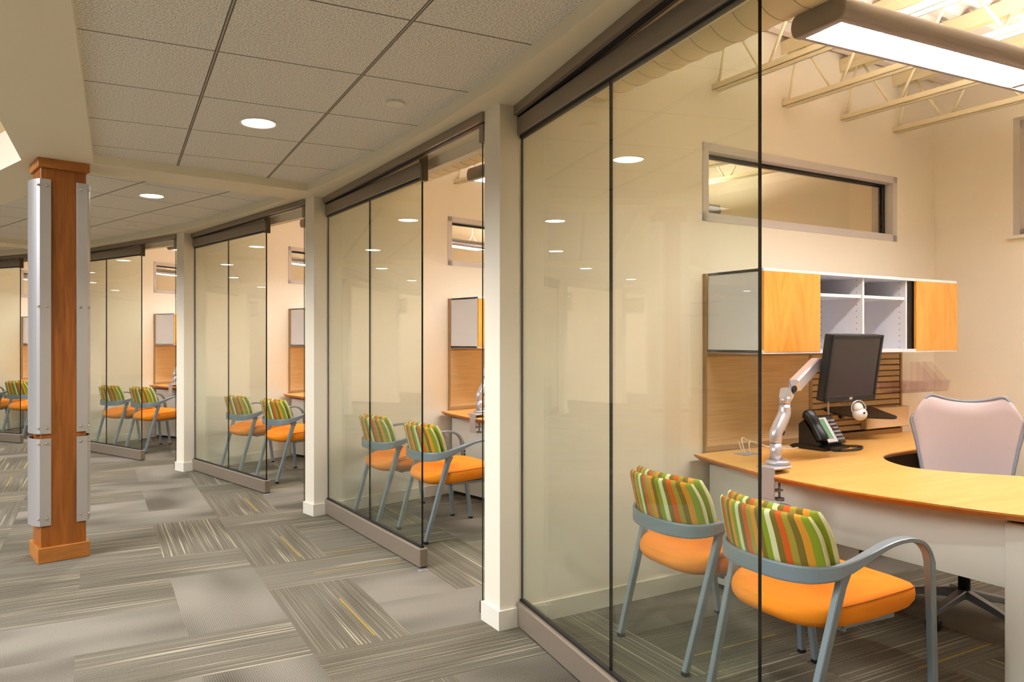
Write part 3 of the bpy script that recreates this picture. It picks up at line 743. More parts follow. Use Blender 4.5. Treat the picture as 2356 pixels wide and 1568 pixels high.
# ------------------------------------------------------------------ guest chair
def make_chair(Mx, lab, grp):
    t = thing('guest_chair', lab, 'chair', Mx, grp)
    # seat
    def outline(sc, z, dy=0, n=48):
        o = []
        for i in range(n):
            a = 2 * PI * i / n; c, s_ = math.cos(a), math.sin(a)
            ex = 0.42 if s_ > 0 else 0.62; ey = 0.35 if s_ > 0 else 0.8
            x = math.copysign(abs(c) ** ex, c) * 0.252; y = math.copysign(abs(s_) ** ey, s_) * (0.285 if s_ > 0 else 0.27)
            zz = z + (0.016 * (1 - (x / 0.25) ** 2) * 0 + (-0.014 * max(0, (y - 0.14) / 0.13) ** 2 if z > 0.44 else 0) + 0.055 * (y + 0.27))
            if z > 0.44: zz -= 0.020 * max(0, (-y - 0.05) / 0.2) ** 2
            o.append((x * sc, y * sc + dy, zz))
        return o
    b = MB()
    b.loft([outline(0.55, 0.372), outline(0.86, 0.374), outline(0.955, 0.386), outline(0.995, 0.405), outline(1.0, 0.425), outline(0.995, 0.448), outline(0.965, 0.462), outline(0.90, 0.470), outline(0.7, 0.474), outline(0.4, 0.470), outline(0.15, 0.468)])
    seat = b.obj('seat', 'orange', t)
    b = MB(); o = outline(0.985, 0.455); o = [(x, y, z + 0.001) for x, y, z in o]; o = o[30:] + o[:30]; o = [p for p in o if p[1] > -0.19]
    o = sorted([p for p in o], key=lambda p: math.atan2(p[0], p[1])); b.tube(o, 0.0018, 6); b.obj('piping', 'orange_dark', seat)
    b = MB(); b.rbox(-0.20, 0.20, -0.12, 0.17, 0.366, 0.386, 0.004, 1); b.tube([(-0.21, -0.10, 0.370), (0.21, -0.10, 0.370)], 0.009, 8); b.obj('seat_frame', 'chair_metal', t)
    # two back cushions
    def cushion(y_off, th, wtop, wbot, z0, z1, name, par):
        bm = bmesh.new(); uvl = bm.loops.layers.uv.new('UVMap'); NU, NV = 30, 14; grid = {}
        for side in (0, 1):
            for i in range(NU + 1):
                for j in range(NV + 1):
                    s_ = -1 + 2 * i / NU; q = -1 + 2 * j / NV
                    s_ = math.sin(s_ * PI / 2) * 0.35 + s_ * 0.65; q = math.sin(q * PI / 2) * 0.35 + q * 0.65
                    sx = s_ * math.sqrt(max(0, 1 - 0.16 * q * q * (1 if q > 0 else 0.15))) ; qz = q * math.sqrt(max(0, 1 - 0.16 * s_ * s_ * s_ * s_))
                    tt = (qz + 1) / 2; w_ = wbot + (wtop - wbot) * tt
                    x = sx * w_ / 2; z = z0 + (z1 - z0) * tt
                    ed = (1 - abs(s_) ** 7) * (1 - abs(q) ** 7)
                    tk = th * (max(0, ed) ** 0.45)
                    yc = y_off - 0.052 * tt + 0.075 * (abs(x) / 0.22) ** 2
                    y = yc + (tk / 2 if side else -tk / 2)
                    edge = i in (0, NU) or j in (0, NV)
                    if side and edge: grid[(1, i, j)] = grid[(0, i, j)]; continue
                    grid[(side, i, j)] = (bm.verts.new((x, y, z)), s_)
        for side in (0, 1):
            for i in range(NU):
                for j in range(NV):
                    q = [grid[(side, i, j)], grid[(side, i + 1, j)], grid[(side, i + 1, j + 1)], grid[(side, i, j + 1)]]
                    try: f = bm.faces.new([a[0] for a in q])
                    except ValueError: continue
                    f.smooth = True
                    for l, a in zip(f.loops, q): l[uvl].uv = (a[1] * 0.5 + 0.5, 0)
        bmesh.ops.recalc_face_normals(bm, faces=bm.faces)
        me = bpy.data.meshes.new(name); bm.to_mesh(me); bm.free(); me.materials.append(M['stripe'])
        o = bpy.data.objects.new(name, me); COL.objects.link(o); o.parent = par; return o
    cushion(-0.232, 0.044, 0.455, 0.480, 0.575, 0.790, 'back_cushion', t)
    cushion(-0.273, 0.034, 0.450, 0.475, 0.575, 0.776, 'back_shell', t)
    # band round the back that runs out into both arms
    half_ = [(0.0, -0.300, 0.566), (0.10, -0.290, 0.566), (0.19, -0.252, 0.570), (0.240, -0.190, 0.582), (0.256, -0.12, 0.604), (0.264, -0.05, 0.632), (0.268, 0.03, 0.658), (0.272, 0.10, 0.668), (0.275, 0.155, 0.664), (0.276, 0.200, 0.645), (0.276, 0.230, 0.612), (0.276, 0.246, 0.570)]
    whs = [(0.012, 0.060), (0.012, 0.060), (0.013, 0.058), (0.018, 0.050), (0.026, 0.038), (0.034, 0.026), (0.038, 0.018), (0.038, 0.016), (0.037, 0.016), (0.035, 0.017), (0.032, 0.019), (0.030, 0.028)]
    L_ = [(-x, y, z) for x, y, z in half_[:0:-1]] + half_; w_ = whs[:0:-1] + whs
    sm = catmull(L_, 5); m = len(L_)
    W_ = []; U_ = []
    for i in range(len(sm)):
        f = i / 5; a = int(min(f, m - 2)); fr = f - a
        W_.append((w_[a][0] * (1 - fr) + w_[a + 1][0] * fr, w_[a][1] * (1 - fr) + w_[a + 1][1] * fr)); 
        p = sm[i]
        up = Vector((0, 0, 1)) if p.y < 0.13 else Vector((0, (p.y - 0.13) * 14, 1)).normalized()
        if p.z < 0.655 and p.y > 0.165: up = Vector((0, 1, 0.5 if p.z > 0.63 else 0.1))
        U_.append(up)
    b = MB(); b.bar(sm, W_, U_, smooth=False); b.obj('arm_frame', 'chair_metal', t)
    for sx in (-1, 1):
        b = MB(); b.bar([(sx * 0.276, 0.245, 0.572), (sx * 0.270, 0.262, 0.40), (sx * 0.252, 0.305, 0.016)], [(0.030, 0.028), (0.027, 0.026), (0.024, 0.026)], [(0, 1, 0)] * 3)
        leg = b.obj('leg', 'chair_metal', t)
        c = MB(); c.rbox(sx * 0.252 - 0.014, sx * 0.252 + 0.014, 0.291, 0.319, 0.0, 0.018, 0.003, 1); c.obj('foot', 'black', leg)
        for zz in (0.49, 0.515):
            c = MB(); c.cyl((sx * 0.258, 0.255, zz), 0.006, -0.004 * sx, 10, axis='x'); c.obj('screw', 'black', leg)
        b = MB(); b.bar([(sx * 0.236, -0.135, 0.575), (sx * 0.233, -0.15, 0.53), (sx * 0.217, -0.305, 0.016)], [(0.020, 0.050), (0.026, 0.034), (0.024, 0.026)], [(0, 1, 0)] * 3)
        leg = b.obj('leg', 'chair_metal', t)
        c = MB(); c.rbox(sx * 0.217 - 0.014, sx * 0.217 + 0.014, -0.319, -0.291, 0.0, 0.018, 0.003, 1); c.obj('foot', 'black', leg)
    return t
GRP = 'orange and striped guest chairs in the glass offices'
side_l = {1: ('left', 'right'), }
chairs = []
spots = {1: ((0.562, 0.745, -4.5), (1.158, 0.668, -4.5)), 2: ((0.37, 0.575, -9.5), (1.01, 0.545, -10.5)), 3: ((0.42, 0.60, -9), (1.10, 0.56, -10)), 4: ((0.40, 0.60, -9), (1.00, 0.58, -9)), 5: ((0.40, 0.60, -8), (1.02, 0.58, -8))}
proto = None
for k in (1, 2, 3, 4, 5):
    for j, (v, u, rz) in enumerate(spots[k]):
        nm = {1: 'nearest', 2: 'second', 3: 'third', 4: 'fourth', 5: 'farthest'}[k]
        lab = 'orange guest chair with striped back in the %s office, %s' % (nm, 'behind the glass' if j == 0 else 'at the opening')
        if k == 1: lab = ['orange guest chair with striped back behind the large glass, by the wall', 'largest orange guest chair with striped back, cut by the glass edge'][j]
        Mx = FM(k) @ PM(v, u, 0, R(rz))
        if proto is None: proto = make_chair(Mx, lab, GRP); proto['group'] = GRP
        else: dup(proto, Mx, lab)

# ------------------------------------------------------------------ desk suite
def desk(k, proto=None):
    nm = ordn.get(k, 'farther'); Mx = FM(k)
    lab = 'honey maple L-shaped desk with pale panels in the %s office' % nm
    if proto: return dup(proto, Mx, lab)
    t = thing('desk', lab, 'desk', Mx, 'maple desks in the glass offices')
    front = catmull([(0.015, 1.235, 0), (0.35, 1.14, 0), (0.62, 1.075, 0), (0.85, 1.055, 0), (1.10, 1.07, 0), (1.42, 1.145, 0), (1.62, 1.215, 0), (1.85, 1.34, 0), (1.98, 1.50, 0), (2.02, 1.72, 0), (1.96, 1.95, 0), (1.82, 2.12, 0), (1.62, 2.17, 0), (1.42, 2.14, 0), (1.23, 2.055, 0), (1.02, 1.90, 0), (0.86, 1.845, 0), (0.73, 1.89, 0), (0.62, 1.985, 0), (0.54, 2.12, 0), (0.505, 2.35, 0), (0.50, 2.6, 0)], 5)
    pts = [(p.x, p.y) for p in front] + [(0.50, 3.50), (0.0, 3.50)]
    # inset outline for the bevelled underside
    def inset(P, d):
        o = []; n = len(P)
        for i in range(n):
            a, b_, c = Vector(P[i - 1]), Vector(P[i]), Vector(P[(i + 1) % n])
            t1 = (b_ - a).normalized(); t2 = (c - b_).normalized(); tt = (t1 + t2).normalized(); nn = Vector((-tt.y, tt.x))
            o.append(tuple(b_ + nn * d))
        return o
    b = MB(); rings = []
    for d_, z in ((0.030, 0.703), (0.004, 0.722), (0.0, 0.726), (0.0, 0.733), (0.002, 0.735)):
        rings.append([(x, y, z) for x, y in inset(pts, d_)])
    vr = [[b.v(p) for p in r] for r in rings]; n = len(pts)
    for i in range(len(vr) - 1):
        b.mi = 1 if i < 3 else 0
        for j in range(n): b._f([vr[i][j], vr[i][(j + 1) % n], vr[i + 1][(j + 1) % n], vr[i + 1][j]])
    b.mi = 1; b._f(vr[0][::-1]); b.mi = 0; b._f(vr[-1])
    b.obj('desk_top', ['maple', 'maple_edge'], t)
    b = MB(); b.box(0.60, 1.485, 1.35, 1.368, 0.416, 0.680); b.obj('modesty_panel', 'panel_grey', t)
    b = MB(); b.rbox(1.485, 1.66, 1.325, 1.375, 0.0, 0.672, 0.004, 1); b.obj('leg', 'panel_grey', t)
    b = MB(); b.box(1.50, 1.90, 1.345, 1.36, 0.672, 0.703); b.box(0.62, 1.5, 1.36, 1.41, 0.680, 0.703); b.obj('support_beam', 'black', t)
    b = MB(); b.rbox(1.485, 1.66, 1.95, 2.0, 0.0, 0.703, 0.004, 1); b.obj('leg', 'panel_grey', t)
    b = MB(); b.box(0.02, 0.60, 1.35, 1.368, 0.030, 0.668); b.obj('end_panel', 'panel_grey', t)
    b = MB(); b.box(0.02, 0.038, 1.37, 1.90, 0.030, 0.668); b.box(0.58, 0.598, 1.37, 1.80, 0.03, 0.668); b.box(0.02, 0.60, 1.37, 1.90, 0.640, 0.668); b.obj('pedestal_case', 'panel_grey', t)
    b = MB(); b.box(0.03, 0.59, 1.362, 1.89, 0.0, 0.030); b.obj('plinth', 'black', t)
    b = MB(); b.box(0.0, 0.016, 1.92, 3.39, 0.10, 0.700); b.obj('under_desk_shade', 'shade_panel', t)  # added sheet, coloured as brown backing in the shade under the desk
    for (x, y) in ((0.06, 1.40), (0.30, 1.40), (0.54, 1.40), (0.06, 1.85), (0.45, 1.75)):
        b = MB(); b.cyl((x, y, 0.668), 0.010, 0.036, 10); b.obj('spacer', 'arm_silver', t)
    b = MB(); b.box(0.02, 0.45, 3.40, 3.43, 0.0, 0.703); b.obj('end_support', 'panel_grey', t)
    b = MB(); b.tube([(0.10, 1.42, 0.690), (0.22, 1.40, 0.684), (0.34, 1.42, 0.682), (0.5, 1.5, 0.690)], 0.003, 6); b.obj('cable', 'cable', t)
    return t
D0 = desk(1)
for k in (2, 3, 4, 5): desk(k, D0)

def wall_panel(k, proto=None):
    lab = 'tan wall panel, woven board on the left and metal slats on the right, above the %s desk' % ordn[k]
    if proto: return dup(proto, FM(k), lab)
    t = thing('wall_panel', lab, 'wall panel', FM(k), 'tan panels behind the desks'); q = WT1 + 0.001
    b = MB(); b.box(q, 0.009, 1.332, 1.344, 0.736, 1.722); b.box(q, 0.009, 2.215, 2.245, 0.736, 1.285); b.box(q, 0.009, 3.16, 3.18, 0.736, 1.285); b.box(q, 0.009, 1.344, 3.16, 0.736, 0.765); b.box(q, 0.009, 1.344, 3.16, 1.262, 1.284)
    b.obj('frame', 'tan_frame', t)
    b = MB(); b.box(q, 0.005, 1.344, 2.215, 0.765, 1.262); b.obj('tack_board', 'tile_wood', t)
    b = MB(); b.box(q, -0.010, 2.245, 3.16, 0.765, 1.262); b.obj('backing', 'dark_gap', t)
    b = MB(); z = 0.775
    while z < 1.255:
        b.loft([[(-0.009, y, z), (0.007, y, z + 0.003), (0.007, y, z + 0.030), (-0.001, y, z + 0.035), (-0.009, y, z + 0.035)] for y in (2.247, 3.15)], smooth=False); z += 0.038
    b.obj('slats', 'slat', t)
    return t
def cabinet(k, proto=None):
    lab = 'white overhead cabinet with two maple sliding doors above the %s desk' % ordn[k]
    if proto: return dup(proto, FM(k), lab)
    t = thing('overhead_cabinet', lab, 'cabinet', FM(k), 'overhead cabinets in the glass offices')
    x0, x1 = 0.011, 0.365; y0, y1, z0, z1 = 1.345, 3.13, 1.287, 1.722; T_ = 0.016
    b = MB(); b.box(x0, x1, y0, y0 + T_, z0, z1); b.obj('end_panel', 'cabinet_white', t)
    b = MB(); b.box(x0, x1, y1 - T_, y1, z0, z1); b.obj('end_panel', 'cabinet_white', t)
    b = MB(); b.box(x0, x1 + 0.016, y0, y1, z1 - 0.014, z1 + 0.002); b.obj('top_panel', 'cabinet_white', t)
    b = MB(); b.box(x0, x1 + 0.016, y0, y1, z0 - 0.002, z0 + T_); b.obj('bottom_panel', 'cabinet_white', t)
    b = MB(); b.box(x0, x0 + 0.006, y0 + T_, y1 - T_, z0 + T_, z1 - T_); b.obj('back_panel', 'cabinet_white', t)
    for y in (1.80, 2.205, 2.622):
        b = MB(); b.box(x0 + 0.006, x1 - 0.004, y - 0.008, y + 0.008, z0 + T_, z1 - 0.014); b.obj('divider', 'drilled', t)
    for (a, c) in ((1.808, 2.197), (2.213, 2.614)):
        b = MB(); b.box(x0 + 0.006, x1 - 0.01, a, c, 1.594, 1.611); b.obj('shelf', 'cabinet_white', t)
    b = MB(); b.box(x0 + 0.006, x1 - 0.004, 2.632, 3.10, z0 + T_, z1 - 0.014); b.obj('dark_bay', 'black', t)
    for (a, c) in ((1.348, 1.795), (2.690, 3.136)):
        b = MB(); b.rbox(x1 + 0.001, x1 + 0.018, a, c, z0 + 0.004, z1 - 0.012, 0.0015, 1); b.obj('door', 'maple_door', t)
    return t
C0 = cabinet(1); Wp = wall_panel(1)
for k in (2, 3, 4, 5): cabinet(k, C0); wall_panel(k, Wp)

# monitor arm (offices 1 and 2), clamped on the desk front edge
def arm(k, proto=None):
    lab = 'silver jointed monitor arm clamped to the front edge of the %s desk' % ordn[k]
    if proto: return dup(proto, FM(k), lab)
    t = thing('articulated_stand', lab, 'monitor arm', FM(k) @ PM(0.54, 1.180, 0.735), 'monitor arms on the desks')
    b = MB(); b.cyl((0.048, 0.012, 0.034), 0.058, 0.018, 28, 0.052); b.cyl((0.035, 0.012, 0.001), 0.03, 0.034, 20); b.obj('base', 'arm_silver', t)
    b = MB(); b.rbox(0.055, 0.125, -0.112, -0.104, -0.115, 0.036, 0.003, 1); b.rbox(0.02, 0.12, -0.106, 0.02, 0.022, 0.033, 0.003, 1)
    b.rbox(0.085, 0.12, -0.106, -0.04, -0.078, -0.070, 0.002, 1); b.obj('clamp_bracket', 'arm_silver', t)
    b = MB(); b.cyl((0.112, -0.06, -0.11), 0.005, 0.07, 10); b.cyl((0.112, -0.06, -0.12), 0.022, 0.012, 14); b.obj('clamp_screw', 'grey_plastic', t)
    b = MB(); b.cyl((0.035, 0.012, 0.052), 0.027, 0.078, 24); b.obj('post', 'arm_silver', t)
    b = MB(); b.cyl((0.035, 0.012, 0.132), 0.0265, 0.03, 24); b.tube(catmull([(0.035, 0.012, 0.14), (0.035, 0.013, 0.175), (0.033, 0.045, 0.22), (0.030, 0.078, 0.262), (0.030, 0.085, 0.30)], 5), [0.0268 + 0.004 * math.sin(PI * i / 20) for i in range(21)], 16); b.cyl((0.030, 0.085, 0.275), 0.0255, 0.036, 24); b.obj('lower_link', 'arm_silver', t)
    b = MB(); b.cyl((0.030, 0.085, 0.314), 0.0255, 0.034, 24); b.bar([(0.030, 0.085, 0.335), (0.030, 0.100, 0.368), (0.022, 0.17, 0.400), (0.0, 0.36, 0.505), (-0.004, 0.40, 0.510)], [(0.044, 0.048), (0.050, 0.060), (0.052, 0.062), (0.046, 0.056), (0.03, 0.04)], [(0, 1, 0)] * 2 + [(0, -0.3, 1)] * 3, smooth=False); b.obj('upper_link', 'arm_silver', t)
    b = MB(); b.cyl((0.044, 0.130, 0.385), 0.016, 0.008, 16, axis='x'); b.obj('pivot_cap', 'black', t)
    b = MB(); b.cyl((0.056, 0.030, 0.182), 0.013, 0.006, 16, axis='x'); b.obj('pivot_cap', 'black', t)
    return t
A0_ = arm(1); 
def arm_at(k): dup(A0_, FM(k) @ PM(0.54, 1.180, 0.735), 'silver jointed monitor arm clamped to the front edge of the %s desk' % ordn[k])
for k in (2, 4): arm_at(k)

# monitor, facing into the room, drooping forward
MT = FM(1) @ PM(0.628, 1.715, 1.215) @ Matrix.Rotation(R(8.5), 4, 'Y')
t = thing('monitor', 'black flat monitor tilted forward on the silver arm above the nearest desk', 'monitor', MT)
hw, hh = 0.206, 0.168
b = MB(); b.rbox(-0.045, 0.0, -hw, hw, -hh, hh, 0.006, 2); b.rbox(-0.062, -0.044, -0.12, 0.12, -0.10, 0.10, 0.006, 1); b.obj('case', 'black_plastic', t)
b = MB()
for q in ((-hw, hw, -hh, -hh + 0.026), (-hw, hw, hh - 0.017, hh), (-hw, -hw + 0.017, -hh, hh), (hw - 0.017, hw, -hh, hh)): b.rbox(-0.002, 0.005, q[0], q[1], q[2], q[3], 0.002, 1)
b.obj('bezel', 'black_plastic', t)
b = MB(); b.box(-0.001, 0.001, -hw + 0.015, hw - 0.015, -hh + 0.024, hh - 0.015); b.obj('screen', 'screen', t)
b = MB(); b.rbox(0.005, 0.0062, -0.012, 0.012, -hh + 0.007, -hh + 0.019, 0.0004, 1); b.obj('badge', 'chrome', t)
b = MB(); b.box(-0.085, -0.06, -0.05, 0.05, -0.05, 0.05); b.cyl((-0.10, -0.06, 0.0), 0.016, 0.04, 14, axis='x'); b.obj('mounting_plate', 'black_plastic', t)

# phone
PT = FM(1) @ PM(0.19, 2.04, 0.735, R(4)) @ Matrix.Scale(1.16, 4)
t = thing('desk_phone', 'black desk phone with green display and coiled cord on the nearest desk', 'phone', PT)
b = MB(); b.loft([[(-0.085, y, 0.0), (0.10, y, 0.0), (0.10, y, 0.014), (0.02, y, 0.022), (-0.06, y, 0.022), (-0.085, y, 0.012)] for y in (-0.105, 0.105)], smooth=False); b.obj('base', 'black_plastic', t)
b = MB(); b.loft([[(-0.05, y, 0.02), (0.068, y, 0.02), (0.074, y, 0.030), (0.0, y, 0.150), (-0.018, y, 0.156), (-0.05, y, 0.08)] for y in (-0.03, 0.125)], smooth=False); body = b.obj('body', 'black_plastic', t)
# face plane: from (0.074,0.03) to (0.0,0.150)
nx, nz = 0.12, 0.074; ln = math.hypot(nx, nz); nx /= ln; nz /= ln; tx, tz = -0.074 / 0.141, 0.12 / 0.141
def face(a0, a1, y0, y1, h0, h1, bld):
    c = []
    for h in (h0, h1):
        c.append([(0.074 + tx * a + nx * h, y, 0.03 + tz * a + nz * h) for a, y in ((a0, y0), (a1, y0), (a1, y1), (a0, y1))])
    bld.loft(c, smooth=False)
b = MB(); face(0.004, 0.136, -0.03, 0.055, 0.0, 0.004, b); b.obj('bezel', 'phone_bezel', t)
b = MB(); face(0.022, 0.128, -0.026, 0.030, 0.004, 0.0055, b); b.obj('display', 'phone_lcd', t)
b = MB()
for i in range(6):
    for j in range(4): face(0.012 + i * 0.02, 0.022 + i * 0.02, 0.062 + j * 0.015, 0.072 + j * 0.015, 0.0, 0.004, b)
b.obj('keypad', 'grey_plastic', t)
b = MB(); face(0.074, 0.080, 0.062, 0.070, 0.004, 0.006, b); b.obj('message_light', 'red', t)
b = MB(); hp = [(0.066, 0.048), (0.058, 0.066), (0.038, 0.100), (0.020, 0.132), (0.002, 0.158), (-0.014, 0.172)]
b.tube([(x, -0.066, z) for x, z in catmull([(a, c, 0) for a, c in hp], 4) and [(p.x, p.y) for p in catmull([(a, c, 0) for a, c in hp], 4)]], [0.026 + 0.006 * abs(math.cos(PI * i / 20)) for i in range(21)], 16)
b.sphere((0.060, -0.066, 0.062), 0.030, 1, 0.95, 0.8); b.sphere((-0.006, -0.066, 0.166), 0.030, 1, 0.95, 0.8); hs = b.obj('handset', 'black_plastic', t)
b = MB(); b.loft([[(-0.045, y, 0.02), (0.05, y, 0.02), (0.045, y, 0.05), (-0.02, y, 0.14), (-0.045, y, 0.12)] for y in (-0.09, -0.035)], smooth=False); b.obj('cradle', 'black_plastic', t)
b = MB(); c_ = []
for i in range(241):
    q = i / 240; a = -PI * 0.9 + 2 * PI * 0.85 * q; cx_, cy_ = 0.125 + 0.045 * math.cos(a), 0.04 + 0.11 * math.sin(a)
    c_.append((cx_ + 0.005 * math.cos(q * 2 * PI * 40), cy_ + 0.003 * math.sin(q * 2 * PI * 40), 0.008 + 0.005 * math.sin(q * 2 * PI * 40)))
b.tube(c_, 0.0024, 5); b.obj('cord', 'black_plastic', t)

# cable grommet and white cables
b = MB(); b.rbox(0.12, 0.20, 1.42, 1.55, 0.735, 0.739, 0.0015, 1); o = b.obj('cable_grommet', 'grey_plastic', None, FM(1)); tag(o, 'grey cable grommet plate near the left tip of the nearest desk', 'cable grommet')
for i, P_ in enumerate((((0.16, 1.47, 0.739), (0.155, 1.45, 0.80), (0.10, 1.52, 0.815), (0.06, 1.62, 0.785), (0.07, 1.75, 0.748), (0.09, 1.85, 0.740), (0.11, 1.915, 0.739)),
                        ((0.17, 1.50, 0.739), (0.168, 1.49, 0.79), (0.12, 1.58, 0.79), (0.12, 1.72, 0.75), (0.15, 1.84, 0.739), (0.155, 1.915, 0.739)),
                        ((0.15, 1.46, 0.739), (0.15, 1.44, 0.78), (0.146, 1.435, 0.805)))):
    b = MB(); b.tube(catmull(P_, 8), 0.003, 8); o = b.obj('cable', 'cable', None, FM(1)); tag(o, ['upper white cable looping from the grommet to the phone', 'lower white cable running along the desk to the phone', 'short white cable stub standing in the grommet'][i], 'cable')

# slat accessories
F1 = FM(1)
b = MB(); b.rbox(0.009, 0.05, 2.72, 3.19, 0.782, 0.915, 0.004, 1); o = b.obj('slat_box', 'beige_box', None, F1); tag(o, 'beige storage box hung low on the slatted panel, behind the black tray', 'box')
def acrylic_tray():
    t = thing('letter_tray', 'clear acrylic letter tray with dividers on the wall right of the slats', 'tray', F1 @ PM(0.046, 2.86, 1.02))
    b = MB(); d = 0.16; L_ = 0.50
    b.box(0, d, 0, L_, 0, 0.003); b.box(0, 0.003, 0, L_, 0, 0.06); b.obj('shelf', 'acrylic', t)
    b = MB(); b.loft([[(d, y, 0), (d + 0.003, y, 0), (d + 0.023, y, 0.075), (d + 0.02, y, 0.075)] for y in (0, L_)], smooth=False); b.obj('front_lip', 'acrylic', t)
    for i, y in enumerate((0.0, 0.13, 0.25, 0.34, 0.41, 0.49)):
        b = MB(); hgt = 0.19 if i in (3, 4, 5) else 0.07
        b.loft([[(0.003, yy, 0.003), (d, yy, 0.003), (d + 0.015, yy, 0.06), (0.06, yy, hgt), (0.003, yy, hgt)] for yy in (y, y + 0.003)], smooth=False); b.obj('divider', 'acrylic', t)
acrylic_tray()
b = MB(); n = 20; b.loft([[(r * math.cos(2 * PI * i / n), r * math.sin(2 * PI * i / n), z) for i in range(n)] for r, z in ((0.0005, 0), (0.024, 0), (0.032, 0.10), (0.030, 0.10), (0.022, 0.004), (0.0005, 0.004))], cap=False)
o = b.obj('pencil_cup', 'acrylic', None, F1 @ PM(0.10, 2.42, 0.96)); tag(o, 'clear acrylic cup hooked on the slats just under the monitor', 'cup')
# black sickle shaped shelf on a bracket
t = thing('black_shelf', 'black curved accessory shelf bracketed to the slatted panel behind the monitor', 'shelf', F1 @ PM(0.010, 2.40, 0.925) @ Matrix.Rotation(R(14), 4, 'Y'))
b = MB(); o_ = catmull([(0.0, -0.05, 0), (0.13, -0.03, 0), (0.20, 0.14, 0), (0.235, 0.33, 0), (0.14, 0.36, 0), (0.0, 0.34, 0)], 5, True); b.prism([(p.x, p.y) for p in o_], 0.0, 0.012); b.obj('plate', 'black_plastic', t)
b = MB(); b.box(0.0, 0.03, 0.10, 0.13, -0.06, 0.0); b.obj('bracket', 'black_plastic', t)
# small ball lamp with rod and yoke
t = thing('ball_lamp', 'small silver ball-shaped task lamp on a thin rod below the monitor', 'lamp', F1 @ PM(0.12, 2.235, 0.735))
b = MB(); b.cyl((0, 0, 0.0005), 0.035, 0.008, 20); b.obj('base', 'chrome', t)
b = MB(); b.tube([(0, 0, 0.005), (0, 0, 0.34), (0.01, 0.0, 0.352), (0.155, 0.045, 0.345), (0.163, 0.045, 0.33), (0.163, 0.045, 0.268)], 0.0055, 10); b.obj('rod', 'chrome', t)
b = MB(); b.cyl((0, 0, 0.135), 0.011, 0.028, 12); b.sphere((0.012, 0.012, 0.142), 0.010); b.obj('joint', 'chrome', t)
HX, HY, HZ = 0.163, 0.045, 0.0
b = MB(); b.sphere((HX + 0.004, HY + 0.006, 0.190), 0.040, 1, 1, 0.96, 24); b.sphere((HX, HY - 0.004, 0.224), 0.028, 1, 1, 1.15, 20); b.obj('head', 'pearl', t)
b = MB(); b.tube([(HX + 0.02 * math.sin(a), HY + 0.036 * math.sin(a), 0.224 + 0.044 * math.cos(a)) for a in [(-PI * 0.72 + PI * 1.44 * i / 20) for i in range(21)]], 0.004, 8); b.obj('yoke', 'chrome', t)
b = MB(); b.cyl((HX + 0.038, HY - 0.01, 0.2), 0.006, 0.007, 10, axis='x'); b.obj('switch', 'black', t)

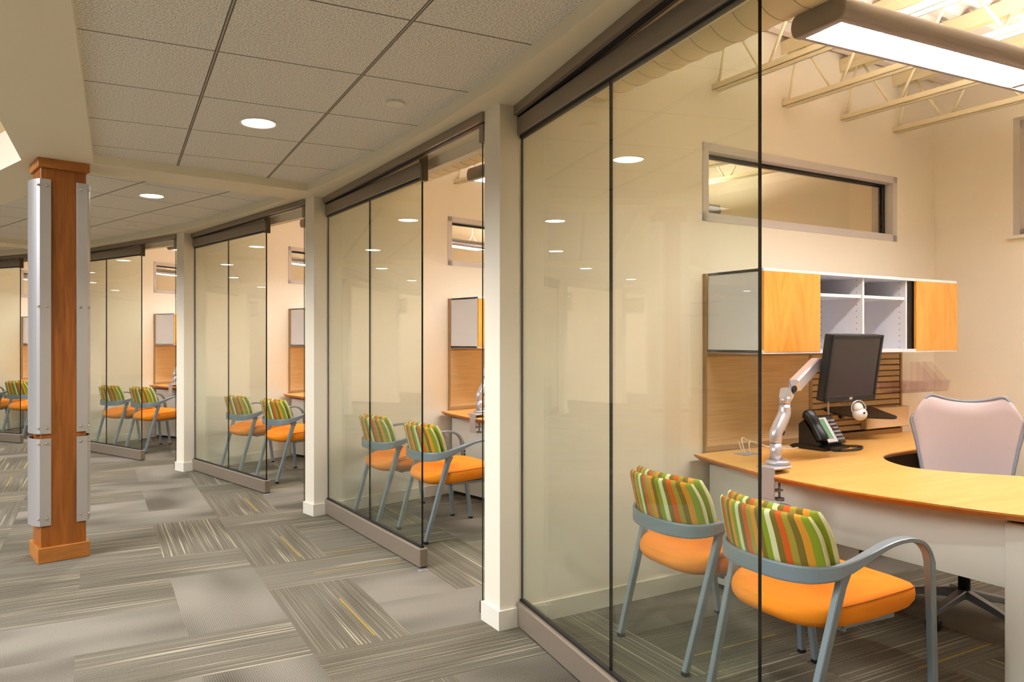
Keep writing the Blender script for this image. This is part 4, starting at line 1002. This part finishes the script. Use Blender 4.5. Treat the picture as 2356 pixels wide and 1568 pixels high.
# ------------------------------------------------------------------ task chair
def task_chair():
    c = F1 @ Vector((0.97, 2.06, 0)); d = Vector((-c.x, -c.y, 0)).normalized()   # faces the camera side
    ang = math.atan2(d.y, d.x) - PI / 2 - R(2)
    t = thing('task_chair', 'office task chair with pale pink-grey back and blue-grey rim behind the desk', 'chair', Matrix.Translation(c) @ Matrix.Rotation(ang, 4, 'Z'))
    # back, local y forward (towards camera); butterfly outline
    zc = [(-0.0, 0.47), ]
    def hw_(z):      # half width by height 0..1
        P_ = [(0.0, 0.165), (0.12, 0.175), (0.30, 0.196), (0.5, 0.212), (0.7, 0.230), (0.85, 0.243), (0.95, 0.236), (1.0, 0.205)]
        for (a, x), (c_, y) in zip(P_, P_[1:]):
            if z <= c_: q = (z - a) / (c_ - a); q = q * q * (3 - 2 * q) * 0.3 + q * 0.7; return x + (y - x) * q
        return P_[-1][1]
    Z0, Z1 = 0.56, 1.055
    def top(s_): return 0.028 * (s_ * s_) * 2.2 * (1 - 0.8 * max(0, abs(s_) - 0.7) / 0.3) - 0.02 - 0.075 * max(0, (abs(s_) - 0.78) / 0.22) ** 2
    def pt(s_, q, off):
        z = Z0 + (Z1 - Z0) * q + top(s_) * q ** 3; x = s_ * hw_(q)
        y = -0.235 - 0.06 * q + 0.07 * s_ * s_ - 0.03 * math.sin(q * PI) * 0.3 - 0.05 * max(0, (q - 0.85) / 0.15) ** 2 * 0.4
        return (x, y + off, z)
    NU, NV = 28, 26; bm = bmesh.new(); g = {}
    for sd_ in (0, 1):
        for i in range(NU + 1):
            for j in range(NV + 1):
                e = i in (0, NU) or j in (0, NV)
                if sd_ and e: g[1, i, j] = g[0, i, j]; continue
                s_ = -1 + 2 * i / NU; q = j / NV; ed = (1 - abs(s_) ** 6) * (1 - abs(2 * q - 1) ** 8)
                g[sd_, i, j] = bm.verts.new(pt(s_, q, (0.012 * ed ** 0.5) * (1 if sd_ else -1)))
    for sd_ in (0, 1):
        for i in range(NU):
            for j in range(NV):
                f = bm.faces.new([g[sd_, i, j], g[sd_, i + 1, j], g[sd_, i + 1, j + 1], g[sd_, i, j + 1]]); f.smooth = True
    m_ = MB(); m_.bm.free(); m_.bm = bm; back = m_.obj('backrest', 'mesh_pink', t)
    rim = [pt(-1, j / 30, -0.001) for j in range(31)] + [pt(-1 + 2 * i / 30, 1, -0.001) for i in range(1, 30)] + [pt(1, 1 - j / 30, -0.001) for j in range(31)]
    b = MB(); b.tube(rim, 0.0075, 8); b.obj('rim', 'chair_trim', back)
    b = MB(); b.tube([(0, -0.13, 0.40), (0, -0.28, 0.50), (0, -0.30, 0.75)], 0.022, 10); b.obj('back_support', 'grey_plastic', t)
    b = MB(); s_o = [(0.25 * math.copysign(abs(math.cos(a)) ** 0.6, math.cos(a)), 0.0 + 0.235 * math.copysign(abs(math.sin(a)) ** 0.6, math.sin(a))) for a in [2 * PI * i / 36 for i in range(36)]]
    b.loft([[(x * s_, y * s_, z) for x, y in s_o] for s_, z in ((0.7, 0.415), (0.95, 0.425), (1.0, 0.445), (0.96, 0.462), (0.6, 0.468))]); b.obj('seat', 'grey_plastic', t)
    for sx in (-1, 1):
        b = MB(); b.bar([(sx * 0.23, -0.06, 0.42), (sx * 0.31, -0.05, 0.46), (sx * 0.315, -0.03, 0.60), (sx * 0.31, 0.0, 0.655)], [(0.03, 0.05)] * 4, [(0, 1, 0)] * 4); ar = b.obj('armrest', 'grey_plastic', t)
        b = MB(); o_ = [(sx * 0.31 + 0.045 * math.cos(a), 0.02 + 0.12 * math.copysign(abs(math.sin(a)) ** 0.8, math.sin(a))) for a in [2 * PI * i / 24 for i in range(24)]]
        b.loft([[(sx * 0.31 + (x - sx * 0.31) * s_, 0.02 + (y - 0.02) * s_, z) for x, y in o_] for s_, z in ((0.8, 0.652), (1, 0.66), (1, 0.672), (0.8, 0.682))]); b.obj('arm_pad', 'grey_plastic', ar)
    b = MB(); b.cyl((0, 0, 0.10), 0.026, 0.32, 16); b.cyl((0, 0, 0.36), 0.07, 0.06, 16, 0.11); b.obj('gas_post', 'black_plastic', t)
    for i in range(5):
        a = R(66) + 2 * PI * i / 5; ex, ey = 0.275 * math.cos(a), 0.275 * math.sin(a)
        b = MB(); b.bar([(0.02 * math.cos(a), 0.02 * math.sin(a), 0.125), (ex * 0.6, ey * 0.6, 0.10), (ex, ey, 0.075)], [(0.045, 0.04), (0.038, 0.03), (0.03, 0.024)], [(0, 0, 1)] * 3); lg = b.obj('base_leg', 'silver', t)
        b = MB(); p_ = Vector((ex, ey, 0.0285)); s2 = Vector((-math.sin(a), math.cos(a), 0))
        for s_ in (-1, 1):
            q = p_ + s2 * 0.014 * s_; rg = []
            for o2 in (-0.009, 0.009): rg.append([q + s2 * o2 + 0.0285 * (math.cos(2 * PI * j / 16) * Vector((math.cos(a), math.sin(a), 0)) + math.sin(2 * PI * j / 16) * Vector((0, 0, 1))) for j in range(16)])
            b.loft(rg)
        b.box(ex - 0.018, ex + 0.018, ey - 0.018, ey + 0.018, 0.03, 0.066); b.obj('caster', 'black', lg)
    return t
task_chair()
